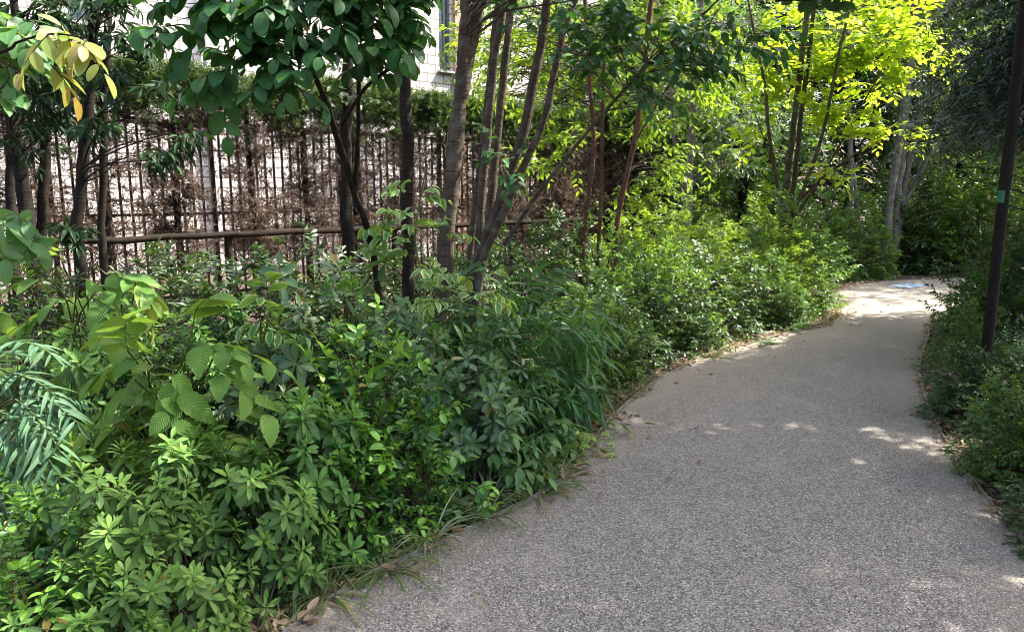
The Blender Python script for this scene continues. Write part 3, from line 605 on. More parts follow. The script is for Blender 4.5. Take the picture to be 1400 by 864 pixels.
# several-stemmed tree
Yc = 6.3
cl = [ext(st(Yc, [(652, 400), (654, 330), (660, 250), (668, 160), (678, 70), (692, -20)], px(6.27, Yc), px(4.88, Yc), dY=-.02), ((.1, .3, 1.2), .03)),
      ext(st(Yc + .12, [(658, 400), (668, 310), (676, 220), (688, 110), (700, 0), (708, -60)], px(6.27, Yc), px(4.88, Yc)), ((.2, .5, 1.3), .03)),
      ext(st(Yc - .1, [(646, 390), (662, 330), (690, 260), (718, 170), (738, 70), (752, -20)], px(8.36, Yc), px(5.58, Yc)), ((.3, -.1, 1.2), .03)),
      ext(st(Yc - .2, [(655, 380), (684, 300), (715, 230), (745, 160), (765, 70), (790, -10)], px(5.58, Yc), px(4.18, Yc)), ((.5, -.3, 1.0), .025)),
      ext(st(Yc + .2, [(640, 390), (648, 300), (668, 130), (676, 40), (680, -30)], px(5.58, Yc), px(4.18, Yc)), ((-.2, .6, 1.1), .025)),
      [(W(690, 335, Yc - .3), .016), (W(735, 265, Yc - .5), .015), (W(800, 185, Yc - .7), .013), (W(870, 105, Yc - .8), .011), (W(960, 22, Yc - .9), .008), (W(1010, -30, Yc - 1), .006)]]
tree('multi_stem_tree', 'tree of six slender grey stems fanning out of one base beside the thick trunk', cl, [((.9, 5.9, 5.2), (1.6, 1.4, 1.2), 60)] + [(W(x, y, Y), (rx, .35, rz), n) for x, y, Y, rx, rz, n in
    ((820, 60, 5.5, .42, .28, 16), (900, 45, 5.3, .4, .28, 16), (960, 90, 5.2, .3, .2, 8), (860, 120, 5.4, .35, .15, 7), (770, 30, 5.7, .3, .2, 8), (710, 230, 6.0, .2, .3, 3), (1010, 50, 5.2, .25, .2, 6))], 'oval', 'bark', 'dogwood', twigr=.007, L=.10, Wd=.055)
# dogwood with the big leaves
Yd = 5.1
d1 = ext(st(Yd, [(560, 400), (557, 300), (557, 200), (553, 100), (551, 0), (548, -60)], px(8.5, Yd), px(7, Yd)), ((-.1, -.1, 1.1), .03))
d2 = [(W(520, 420, Yd - .1), .024), (W(508, 335, Yd - .3), .023), (W(485, 265, Yd - .6), .021), (W(462, 190, Yd - .9), .018), (W(442, 130, Yd - 1.15), .014), (W(415, 70, Yd - 1.4), .011), (W(392, 15, Yd - 1.5), .009), (W(380, -70, Yd - 1.5), .006)]
d4 = [(W(485, 265, Yd - .6), .014), (W(490, 160, Yd - .9), .012), (W(488, 60, Yd - 1.1), .01), (W(470, -40, Yd - 1.2), .008), (W(455, -120, Yd - 1.3), .005)]
d2 = [(np.array([W(535, 420, Yd)[0], Yd, -.05]), .03)] + d2
d3 = [(W(468, 170, Yd - .9), .012), (W(500, 120, Yd - 1.1), .01), (W(540, 90, Yd - 1.2), .008)]
tree('broadleaf_tree', 'tree with big dark green oval leaves hanging in front of the pale building', [d1, d2, d3, d4],
     [(W(x, y, Y), (rx, .22, rz), n) for x, y, Y, rx, rz, n in ((295, -8, 3.5, 0.22, .1, 6), (370, -5, 3.5, 0.24, .12, 8), (455, -15, 3.6, 0.28, .12, 9), (540, -10, 3.8, 0.22, .14, 8), (340, 55, 3.45, 0.14, .07, 4), (415, 60, 3.5, 0.22, .13, 8), (475, 30, 3.6, 0.24, .14, 8), (535, 50, 3.8, 0.18, .13, 7), (385, 95, 3.45, 0.14, .06, 4), (505, 80, 3.8, 0.13, .08, 3),
       (450, -60, 3.8, .6, .2, 9), (260, 45, 3.5, .06, .03, 2), (310, 95, 3.4, .05, .04, 2))] + [((-1.2, 4.3, 4.2), (1.5, 1.2, .8), 40)], 'big', 'darkbark', 'dogwood', twigr=.006)
# dark trees before the hedge at the left
Yl = 7.4
tree('dark_tree', 'leaning dark trunk at the left edge with narrow dark leaves', [ext(st(Yl, [(44, 345), (36, 290), (26, 220), (14, 150), (2, 80)], px(10.14, Yl), px(7.80, Yl)), ((-.1, 0, 1.2), .05)), ext(st(Yl + .3, [(18, 340), (14, 260), (20, 160), (24, 60)], px(7.02, Yl), px(5.46, Yl)), ((0, 0, 1.2), .03))],
     [(W(25, 190, 7.0), (.35, .4, .15), 8), (W(60, 140, 7), (.4, .4, .15), 9), (W(30, 100, 7), (.4, .4, .2), 10), (W(40, -70, 7.2), (1.2, 1, .5), 20)], 'narrow', 'darkbark', 'darkest', L=.15)
tree('dark_tree', 'straight dark trunk second from the left edge, before the hedge', [ext(st(Yl + .2, [(58, 340), (60, 260), (64, 160), (70, 60), (74, -20)], px(7.80, Yl), px(5.46, Yl)), ((0, 0, 1.0), .03))],
     [(W(90, 170, 7.1), (.25, .3, .12), 5), (W(95, 120, 7.1), (.4, .3, .15), 7), (W(110, 40, 7), (.5, .5, .2), 9)], 'narrow', 'darkbark', 'darkest')
tree('dark_tree', 'dark trunk with drooping fans of narrow leaves left of the brown hedge section', [ext(st(Yl - .5, [(106, 340), (110, 280), (116, 200), (124, 110), (128, 30)], px(7.80, Yl), px(5.46, Yl)), ((.1, 0, 1.2), .03))],
     [(W(x, y, Y), (rx, .2, rz), n) for x, y, Y, rx, rz, n in ((185, 85, 6.2, .12, .05, 2), (210, 125, 6.1, .12, .06, 3), (150, 95, 6.4, .2, .1, 4), (170, 45, 6.4, .3, .1, 5), (215, 215, 6.4, .3, .07, 4), (250, 190, 6.3, .15, .06, 2), (120, 175, 6.6, .3, .1, 4), (80, 20, 6.6, .4, .15, 7), (150, 0, 6.5, .4, .15, 6), (100, 320, 6.5, .2, .1, 3))], 'narrow', 'darkbark', 'darkest', L=.16, Wd=.04, ln=.2)
tree('dark_tree', 'thin dark trunk rising straight beside the drooping narrow leaves', [ext(st(Yl + .3, [(140, 330), (141, 250), (143, 150), (146, 60), (148, -20)], px(5.46, Yl), px(4.68, Yl)), ((0, 0, 1), .03))], [(W(150, -70, 7.4), (.8, .7, .3), 10)], 'narrow', 'darkbark', 'dark')
Y8 = 7.9
tree('dark_tree', 'stout dark trunk standing under the big oval leaves, close to the hedge', [ext(st(Y8, [(476, 335), (474, 280), (473, 210), (475, 140), (476, 60), (478, -20)], px(8.58, Y8), px(7.02, Y8)), ((0, 0, 1.3), .05))], [(W(480, 120, Y8 - .3), (.5, .3, .2), 10), (W(480, -80, Y8), (1.3, 1, .7), 40)], 'farov', 'darkbark', 'dark', group=None)
# autumn-tinted tree whose branch enters at the top left
ot = [(np.array([-3.15, 2.9, -.05]), .06), (np.array([-3.1, 2.92, 1.2]), .05), (np.array([-2.95, 2.95, 2.2]), .035), (np.array([-2.7, 3.0, 3.0]), .02)]
ob_ = [(np.array([-3.05, 2.93, 1.9]), .012), (W(-30, 80, 2.95), .007), (W(25, 58, 2.9), .0045), (W(70, 47, 2.85), .0035), (W(115, 52, 2.85), .002)]
tree('autumn_tree', 'branch of yellow-green and orange leaves hanging in at the top left', [ot, ob_], [(W(62, 56, 2.85), (.06, .08, .02), 3), (W(92, 58, 2.85), (.06, .08, .025), 3), (W(120, 55, 2.8), (.05, .06, .02), 2), (np.array([-3.3, 3.0, 3.2]), (.5, .5, .4), 10)], 'big', 'darkbark', 'orange', per=1, L=.105, Wd=.05, ln=.14, nl=5, leafdroop=.6, curl=.35, young=.9)
tree('broadleaf_sapling', 'green leafy sapling overhanging the far left edge above the yellow leaves', [[(np.array([-2.5, 3.5, -.05]), .02), (np.array([-2.55, 3.5, 1.2]), .016), (np.array([-2.5, 3.4, 2.1]), .012), (np.array([-2.45, 3.35, 2.5]), .006)]], [(W(5, 50, 3.2), (.1, .12, .12), 6), (W(15, 90, 3.2), (.06, .1, .06), 3), (W(10, 330, 3.2), (.08, .1, .1), 4)], 'big', 'twig', 'compound', L=.12, Wd=.06)
# light green sprouts before the trunks
for lab, pts, Y, bl in (('light green leafy sapling with variegated leaves to the left of the thick trunk', [(575, 480), (580, 400), (568, 330), (575, 270), (585, 225)], 4.7, ((575, 265, .12, .08, 4), (560, 300, .14, .08, 5), (585, 320, .12, .08, 4), (545, 335, .16, .07, 4), (520, 315, .12, .06, 3))),
                        ('small variegated sapling whose leaves cross the foot of the thick trunk', [(640, 500), (632, 450), (625, 405)], 4.3, ((600, 395, .1, .06, 4), (630, 385, .12, .07, 5), (650, 400, .08, .06, 3), (612, 415, .08, .05, 3)))):
    tree('sapling', lab, [st(Y, pts, .009, .004)], [(W(x, y, Y), (rx, .1, rz), n) for x, y, rx, rz, n in bl], 'oval', 'greentwig', 'variegated', per=1, ln=.16, nl=6, L=.10, Wd=.052, twigr=.003)
# red-stemmed tree
Yr = 7.6
tree('red_stemmed_tree', 'tree of slim reddish stems with bright yellow-green leaves, left of the path', [
    ext(st(Yr, [(838, 385), (842, 320), (850, 270), (866, 200), (876, 140), (884, 60), (892, -20)], px(4.2, Yr), px(3, Yr)), ((.1, .1, 1.2), .015)),
    ext(st(Yr + .3, [(818, 340), (822, 270), (823, 180), (826, 80), (830, -20)], px(3, Yr), px(2.3, Yr)), ((0, .1, 1.0), .012)),
    ext(st(Yr + .2, [(796, 350), (802, 290), (812, 200), (806, 110), (800, 0)], px(3.8, Yr), px(2.6, Yr)), ((0, .1, 1.0), .012)),
    [(W(866, 200, Yr), .010), (W(900, 140, Yr), .009), (W(945, 70, Yr - .1), .007), (W(985, 10, Yr - .2), .006)]],
    [(W(x, y, Y), (rx, .5, rz), n) for x, y, Y, rx, rz, n in ((850, 60, 8.2, .7, .4, 38), (920, 40, 8.3, .7, .4, 36), (790, 120, 8.4, .45, .45, 22), (870, 180, 8.2, .4, .3, 16), (920, 225, 8.0, .35, .15, 12), (860, 260, 8.2, .35, .15, 9), (960, 120, 8.5, .5, .35, 20), (850, -60, 8.2, 1.3, .5, 40), (740, 60, 8.6, .5, .5, 26), (690, 120, 8.9, .5, .6, 28), (720, 220, 8.8, .35, .3, 12), (770, 190, 8.6, .3, .4, 14), (650, 60, 9.2, .4, .4, 10))], 'farov', 'redbark', 'sunny', L=.11, Wd=.045, twigr=.0035, twigmat='twig')
# yellow tree
Yy = 10.4
ys = [ext(st(Yy, [(1072, 310), (1076, 250), (1084, 180), (1092, 110), (1102, 30), (1108, -40)], px(4.96, Yy), px(3.10, Yy)), ((.1, 0, 1.0), .02)),
      ext(st(Yy + .15, [(1078, 310), (1088, 230), (1096, 150), (1108, 60), (1116, -30)], px(3.72, Yy), px(2.48, Yy)), ((.1, .1, 1.0), .02)),
      ext(st(Yy - .1, [(1070, 300), (1060, 240), (1050, 170), (1046, 120), (1034, 60)], px(2.79, Yy), px(1.86, Yy)), ((-.2, 0, .8), .01)),
      ext(st(Yy - .15, [(1080, 310), (1098, 260), (1120, 200), (1136, 130), (1152, 50)], px(3.10, Yy), px(1.86, Yy)), ((.2, 0, 1.0), .01)),
      [(W(1086, 300, Yy), 0.0210), (W(1130, 230, Yy), 0.0168), (W(1175, 150, Yy), 0.0120), (W(1215, 80, Yy), 0.0072)],
      [(W(1082, 285, Yy), 0.0180), (W(1130, 240, Yy - .2), .022), (W(1180, 205, Yy - .3), .014), (W(1225, 188, Yy - .4), .007)],
      [(W(1062, 250, Yy), 0.0120), (W(1048, 200, Yy), 0.0084), (W(1030, 150, Yy), 0.0048)]]
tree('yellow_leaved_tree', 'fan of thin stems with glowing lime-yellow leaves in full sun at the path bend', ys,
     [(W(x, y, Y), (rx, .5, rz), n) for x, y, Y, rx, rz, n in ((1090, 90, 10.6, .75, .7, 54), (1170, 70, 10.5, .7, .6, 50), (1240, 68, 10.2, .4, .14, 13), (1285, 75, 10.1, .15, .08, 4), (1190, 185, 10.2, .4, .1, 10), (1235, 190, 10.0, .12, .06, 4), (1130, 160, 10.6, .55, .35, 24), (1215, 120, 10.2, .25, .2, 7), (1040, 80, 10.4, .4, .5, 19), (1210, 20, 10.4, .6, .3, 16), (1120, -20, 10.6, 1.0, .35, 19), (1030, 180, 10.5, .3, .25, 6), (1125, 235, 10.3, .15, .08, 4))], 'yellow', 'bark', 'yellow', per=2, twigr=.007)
# trees further off
tree('grey_tree', 'grey twiggy trunk with few leaves behind the yellow tree', [ext(st(14.2, [(1222, 300), (1228, 230), (1238, 150), (1246, 70), (1252, -10)], px(8, 14), px(5, 14)), ((.2, 0, 1.5), .04)), ext(st(14.0, [(1214, 300), (1226, 210), (1242, 110), (1250, 30)], px(6, 14), px(4, 14)), ((.1, 0, 1.2), .03)), ext(st(14.3, [(1230, 290), (1250, 190), (1276, 110), (1290, 40)], px(5, 14), px(3, 14)), ((.3, 0, 1.2), .02)), ext(st(14.4, [(1228, 300), (1262, 230), (1285, 180)], px(4, 14), px(2, 14)))],
     [((W(1250, 0, 14)), (1.6, 1, .8), 40), (W(1260, 120, 14), (.9, .5, .7), 22)], 'farov', 'greybark', 'mid', bare=60)
tree('thin_tree', 'thin pale pair of stems between the yellow tree and the grey trunk', [ext(st(14.2, [(1163, 300), (1163, 240), (1162, 190), (1160, 100)], px(4, 14.2), px(3, 14.2)), ((0, 0, 1.5), .02)), st(14.3, [(1172, 300), (1168, 250), (1164, 215)], px(4, 14.2), px(2.5, 14.2))], [(W(1160, 40, 14.3), (.9, .8, .6), 34)], 'farov', 'greybark', 'sunny', bare=12)
tree('pale_trunk_tree', 'pale-barked tree with hanging narrow green leaves beyond the bright shrubs', [ext(st(13, [(940, 280), (944, 200), (950, 120), (955, 30)], px(7, 13), px(4, 13)), ((.2, 0, 1.6), .03)), st(13.1, [(940, 270), (970, 220), (985, 180)], px(3, 13), px(2, 13)), ext(st(13.2, [(935, 270), (920, 180), (915, 90)], px(4, 13), px(2, 13)), ((-.3, 0, 1.3), .02))],
     [(W(x, y, Y), (rx, .8, rz), n) for x, y, Y, rx, rz, n in ((950, 120, 13.2, 1.0, .7, 60), (1000, 160, 13, .7, .5, 40), (985, 215, 12.8, .6, .3, 24), (900, 110, 13.4, .8, .6, 36), (960, 30, 13.4, 1.3, .6, 50))], 'farl', 'greybark', 'mid')
BK = [('bushy_tree', 'dense green tree closing the view behind the pale-barked tree', (860, 17), 6.5, 2.2, 'mid'), ('bushy_tree', 'tall mid green tree behind the red stems', (760, 16.5), 7.5, 2.2, 'mid'),
      ('bushy_tree', 'broad dark tree behind the yellow tree', (1040, 18), 7, 2.6, 'mid'), ('bushy_tree', 'dark tree filling the gap right of the yellow tree', (1150, 19), 8, 2.8, 'dark'), ('bushy_tree', 'rounded green tree beyond the far bend of the path', (1300, 18), 7, 2.6, 'mid'),
      ('bushy_tree', 'dark tree beyond the far shrubs at the right edge', (1400, 20), 8, 3.0, 'dark'), ('bushy_tree', 'low green tree just left of the yellow tree', (1010, 14.5), 4.2, 1.5, 'mid'),
      ('bushy_tree', 'far tree high above the others, right of the grey trunk', (1330, 24), 11, 4.2, 'mid'), ('bushy_tree', 'far tall tree behind the grey trunk', (1200, 25), 12, 4.2, 'dark'), ('bushy_tree', 'far tall tree behind the pale-barked tree', (940, 23), 11, 4.0, 'mid'), ('bushy_tree', 'tall leafy tree behind the far right bushes and conifers, added to shade the far path', (1461, 14.0), 10, 2.8, 'mid'), ('bushy_tree', 'far tree glimpsed past the pole at the right edge', (1480, 22), 10, 4.5, 'dark')]  # tree behind the far right bushes is added to shade the far path
for nm, lab, (x, Y), H, R, mt in BK:
    b = W(x, 300, Y); b[2] = -.05
    tree(nm, lab, [[(b, .14), (b + [.1, 0, H * .3], .12), (b + [-.1, .1, H * .6], .08), (b + [0, 0, H * .9], .03)]], [(b + [0, 0, H * .62], (R, R * .8, H * .38), int(min(800, 330 * (R / 2.2) ** 1.6))), (b + [0, 0, H * .22], (R * .9, R * .7, H * .2), int(min(260, 120 * (R / 2.2) ** 1.6)))], 'farov', 'darkbark', mt, L=.15, Wd=.075, ln=.5, group=None, shell=.38)
# right-hand side: conifers, shade trees
def conifer(label, x, y, H, R, z0=.5, n=300, name='conifer_tree'):
    g = Geo(); P = np.array([[x, y, z] for z in np.linspace(-.05, H, 12)]); o = thing(name, label, 'tree', (x, y, 0))
    g.tubes(P, np.linspace(.11, .015, 12), 10, rough=.05); ob('trunk', g.mesh('trunk', [M['darkbark']], (x, y, 0)), o)
    g = Geo(); z = z0 + (H - z0) * rng.random(n) ** 1.15; a = rng.uniform(0, 6.28, n); L = R * (1 - (z - z0) / (H - z0 + .3)) ** .7 * rng.uniform(.75, 1.1, n)
    B = np.stack([np.full(n, x), np.full(n, y), z], 1); E = B + np.stack([np.cos(a) * L, np.sin(a) * L, -.12 * L + rng.normal(0, .08, n)], 1)
    cv = curves(B, E, 8, wob=.03, up=.3); g.tubes(cv, np.linspace(.014, .003, 8)[None] * np.ones((n, 1)), 4, 1)
    for s in (2, 3, 4, 5, 6, 7):
        T = nrm(cv[:, min(s + 1, 7)] - cv[:, s - 1]); sd = nrm(np.cross(T, [0, 0, 1.]))
        for q in (-1, 1):
            sprigs(g, cv[:, s], T * .7 + sd * q * .8 + rv(n, .2), .28, 22, .075, .02, T_['needle'], .55, .2, .95, .75, .7, k=4, leafdroop=.15)
    ob('crown', g.mesh('crown', [M['conifer'], M['darkbark']], (x, y, 0)), o)
conifer('dark drooping conifer right of the pole, its sprays hanging in from the right edge', 5.3, 6.7, 6.2, 1.55, z0=2.1, n=520)
conifer('dark conifer behind the pole at the right edge', 6.5, 8.3, 4.7, 1.5, z0=2.2, n=420)
sh1 = [(np.array([4.6, 1.7, -.05]), .13), (np.array([4.55, 1.75, 2]), .11), (np.array([4.3, 1.9, 4]), .09), (np.array([4.1, 2.1, 6.5]), .05)]
sh1b = [(np.array([4.4, 1.85, 3.2]), .04), (np.array([3.2, 2.6, 3.0]), .025), (np.array([2.1, 3.2, 2.75]), .014), (W(1190, -18, 3.4), .008), (W(1060, 2, 3.5), .004)]
tree('round_leaved_tree', 'tree overhead whose branch of dark round leaves hangs in at the top', [sh1, sh1b], [((4.2, 2.0, 5.8), (2.5, 2.8, 2.3), 760), (W(1185, -22, 3.45), (.12, .1, .02), 5), (W(1110, -14, 3.5), (.2, .1, .02), 7), (W(1120, -75, 3.4), (.4, .2, .05), 8)], 'round', 'darkbark', 'dogwood', L=.075, Wd=.062, ln=.16, nl=6)
sh2 = [(np.array([5.0, 4.6, -.05]), .13), (np.array([5.0, 4.6, 2.5]), .11), (np.array([4.9, 4.5, 5]), .08), (np.array([4.7, 4.4, 8]), .03)]
tree('shade_tree', 'tall out-of-view tree added right of the path to cast the dappled shade', [sh2], [((4.9, 4.75, 6.2), (2.5, 2.7, 2.6), 1050)], 'farov', 'darkbark', 'dark', L=.13, Wd=.07)  # crown stays above the view, added for the shade it casts
# pole
b = W(1353, 440, 5.6); g = Geo(); pz = np.linspace(-.05, 4.2, 14); g.tubes(np.array([[0, 0, z] for z in pz]), np.full(14, px(7.2, 5.6)), 14, rough=.01)
po = thing('pole', 'dark round pole with a green tape mark standing among the shrubs right of the path', 'pole', (b[0], b[1], 0)); M['pole'] = plain('weathered_pole', (.013, .011, .009), .75, 0, .5, 7); M['pole'].node_tree.nodes['Principled BSDF'].inputs['Specular IOR Level'].default_value = .15
ob('shaft', g.mesh('shaft', [M['pole']]), po)
zt = W(1362, 268, 5.6)[2]; g = Geo(); a = np.linspace(2.9, 4.3, 10); rr = px(7.2, 5.6) + .002
V = np.concatenate([np.stack([np.cos(a) * rr, np.sin(a) * rr, np.full(10, z)], 1) for z in (zt - .05, zt + .04)]); q = np.arange(9)
g._push(V, np.stack([q, q + 1, q + 11, q + 10], 1), np.zeros((20, 2)), np.full(20, .5), np.zeros(20), 0); ob('tape', g.mesh('tape', [plain('green_tape', (.012, .13, .05), .5)]), po)

# ------------------------------------------------------------------ shrubs: left bed, front
A = 'azalea_bush'; AG = 'azalea bushes of the left bed'
for lab, p, R, H in (
    ('azalea with light green leaf rosettes next to the glossy shrub in the bottom left corner', (110, 735, .40), .33, .55), ('low azalea rosettes at the very bottom edge of the left bed', (120, 835, .28), .27, .40),
    ('azalea below the big pleated leaves, left part of the bed', (190, 640, .52), .36, .68), ('azalea just above the dry leaves at the path edge', (260, 735, .38), .30, .50),
    ('azalea with the brightest rosette tips in the middle of the front bed', (355, 665, .45), .33, .60), ('azalea right of the big pleated leaves', (400, 570, .60), .36, .78),
    ('azalea beside the glossy small-leaved bush, near the path edge', (440, 700, .36), .27, .48), ('azalea behind the pleated leaves, under the log rail', (290, 440, .75), .42, .82), ('azalea bush left of the pleated leaves, above the narrow bluish fronds', (150, 455, .75), .38, .85)):
    shrub('azalea', A, lab, 'bush', at(*p), R, H, AG)
shrub('glossy', 'glossy_bush', 'glossy oval-leaved bush in the bottom left corner', 'bush', at(25, 800, .33), .28, .52)
shrub('glossy', 'glossy_bush', 'glossy oval-leaved bush at the left edge below the bluish fronds', 'bush', at(35, 700, .42), .24, .55)
for lab, p, R, H in (('big glossy bush with shiny leaves and lime tips in the bed centre', (560, 560, .58), .44, .88), ('glossy bush hanging low over the striped grass clump', (520, 655, .38), .28, .55), ('small glossy bush close to the path edge below the bamboo', (610, 640, .34), .24, .5), ('glossy bush standing against the foot of the straight dark trunk', (565, 440, .75), .3, .9), ('glossy bush behind the leathery rosettes left of the thick trunk', (490, 490, .7), .38, .85)):
    shrub('glossy', 'glossy_bush', lab, 'bush', at(*p), R, H)
for lab, p, R, H in (('upright bush of leathery leaves with pale yellow shoot tips', (385, 460, .85), .30, .98), ('leathery-leaved bush left of the thick trunk foot', (470, 450, .82), .32, .95), ('leathery grey-green rosettes right of the thick trunk foot', (655, 520, .58), .30, .78), ('leathery rosettes just under the bamboo leaves', (700, 500, .55), .26, .7), ('leathery bush below the light green sapling', (535, 430, .85), .32, .98)):
    shrub('leather', 'leathery_bush', lab, 'bush', at(*p), R, H)
for lab, p, R, H in (('plant with big pleated pale green leaves in the front of the left bed', (250, 520, .75), .40, .92), ('pleated-leaved plant with toothed lime leaves under the log rail', (150, 385, 1.0), .36, 1.15), ('pleated-leaved plant cut by the left edge of the picture', (20, 390, 1.0), .30, 1.2), ('small pleated-leaved plant above the bluish fronds', (110, 530, .72), .22, .85)):
    shrub('kerria', 'pleated_leaf_plant', lab, 'plant', at(*p), R, H)
for lab, p, R, H in (('bluish plant of feathery narrow leaves at the left edge', (25, 600, .55), .30, .72), ('upper bluish feathery plant below the pleated leaves at the left edge', (20, 510, .7), .28, .85)):
    shrub('mahonia', 'feathery_plant', lab, 'plant', at(*p), R, H)
for lab, p, R, H in (('bamboo clump with drooping narrow leaves behind the trunk foot', (720, 420, .8), .5, 1.05), ('bamboo clump hanging towards the path', (775, 490, .55), .42, .8), ('low bamboo leaves over the compound leaves near the path', (750, 550, .38), .3, .55)):
    shrub('bamboo', 'dwarf_bamboo', lab, 'bamboo', at(*p), R, H)
for lab, p, R, H in (('soft green compound leaves under the leathery rosettes', (640, 590, .3), .26, .42), ('compound-leaved plant below the bamboo', (720, 585, .3), .28, .42), ('compound-leaved plant reaching over the path edge', (785, 580, .22), .25, .34)):
    shrub('compound', 'compound_leaf_plant', lab, 'plant', at(*p), R, H)
shrub('pale', 'pale_sprout', 'pale lime sprout leaning over the path edge', 'plant', at(812, 603, .08), .13, .17)
shrub('pale', 'pale_sprout', 'pale yellowish sprout by the dry leaves at the bottom', 'plant', at(325, 815, .06), .12, .14)
for lab, p, R, H in (('tiny-leaved dark bush in the gap between azaleas', (290, 635, .4), .2, .5), ('tiny-leaved dark bush near the path edge at the bottom', (345, 740, .25), .22, .34), ('tiny-leaved low bush right of the lower azaleas', (400, 745, .2), .2, .3)):
    shrub('box', 'tiny_leaf_bush', lab, 'bush', at(*p), R, H)
# broad pleated sprays standing out of the bed
def sprayplant(label, base, heads, Y, L, Wd, mat='kerria', nl=6, name='pleated_leaf_plant', ln=.3, young=.5, tp='kerria'):
    o = thing(name, label, 'plant', (base[0], base[1], 0)); b = np.array([base[0], base[1], -.02]); g, t = Geo(), Geo()
    for (x, y, dx, dy, dep) in heads:
        C = W(x, y, Y + dep); t.tubes(curves((b + rv(1, .03)[0] * [1, 1, 0])[None], C[None], 8, wob=.04, up=.4), np.linspace(.007, .004, 8)[None], 5)
        A_ = np.array([[dx, -.35, -dy * .8 + .15]]); n0 = len(g.V)
        sprigs(g, C[None], A_, ln, nl, L, Wd, T_[tp], .35, .3, .85, .9, young, tw=t, tmi=0, tr=.003, leafdroop=.3)
    ob('foliage', g.mesh('foliage', [M[mat]], b * [1, 1, 0]), o); ob('stem', t.mesh('stem', [M['greentwig']], b * [1, 1, 0]), o)
sprayplant('front pleated-leaved plant with the largest toothed leaves hanging over the azaleas', at(235, 545, .5), ((280, 500, .8, .5, 0), (235, 505, .3, 1, -.05), (255, 470, .9, .1, .1), (190, 490, -1, .4, 0), (185, 520, -.7, .9, -.1), (300, 470, 1, .3, .12), (265, 440, .2, -.5, .15), (215, 540, .5, 1, -.15), (175, 480, .1, -.9, 0)), 3.0, .165, .098)
sprayplant('pleated-leaved plant with pale toothed tips standing before the log rail', at(115, 440, .7), ((110, 380, .8, .3, 0), (145, 375, .9, .2, .05), (60, 380, -.9, .3, 0), (80, 410, -.6, .8, -.1), (130, 400, .6, .9, -.1), (90, 360, -.2, -.6, .1), (50, 430, -.8, .8, -.1)), 3.7, .16, .095)
sprayplant('lime green tip of a pleated plant at the centre left', at(190, 430, .7), ((185, 385, .7, .5, 0), (195, 400, .3, 1, 0)), 3.9, .15, .085, 'lime', 5, young=.3, ln=.2)  # tip uses the pale lime leaf colour
sprayplant('upright shoot of pale green oval leaves in front of the log rail', at(365, 480, .7), ((362, 430, .2, -1, 0), (366, 400, .1, -1, 0), (362, 450, .9, .1, 0), (358, 440, -.9, .1, 0)), 3.6, .12, .05, 'variegated', 6, 'pale_shoot', .16, .9, 'oval')
sprayplant('bluish plant with long feathery fronds of narrow leaves spilling in at the left edge', at(-30, 640, .3), ((5, 470, .9, -.2, 0), (10, 510, .9, .1, 0), (20, 545, .8, .5, -.05), (-15, 560, .8, .2, 0), (0, 590, .9, .4, -.1), (35, 575, .7, .9, -.1), (10, 620, .8, .8, -.15), (-10, 500, .4, -.4, .1), (50, 540, .8, .3, 0), (-20, 620, .5, .9, -.1)), 2.75, .13, .019, 'mahonia', 17, 'feathery_plant', .26, .4, 'narrow')
# left bed, back
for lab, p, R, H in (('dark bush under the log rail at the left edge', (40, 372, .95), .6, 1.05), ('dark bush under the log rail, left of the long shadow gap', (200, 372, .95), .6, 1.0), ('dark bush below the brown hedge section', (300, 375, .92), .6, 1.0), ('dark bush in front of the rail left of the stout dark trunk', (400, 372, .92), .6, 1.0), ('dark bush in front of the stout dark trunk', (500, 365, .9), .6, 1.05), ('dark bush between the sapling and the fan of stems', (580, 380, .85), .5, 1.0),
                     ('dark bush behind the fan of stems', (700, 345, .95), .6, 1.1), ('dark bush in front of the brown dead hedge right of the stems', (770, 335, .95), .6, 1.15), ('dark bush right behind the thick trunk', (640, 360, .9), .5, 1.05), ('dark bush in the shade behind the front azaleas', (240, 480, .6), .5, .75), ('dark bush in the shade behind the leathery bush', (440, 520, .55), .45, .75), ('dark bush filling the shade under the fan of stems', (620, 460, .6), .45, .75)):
    shrub('dark', 'dark_bush', lab, 'bush', at(*p), R, H)
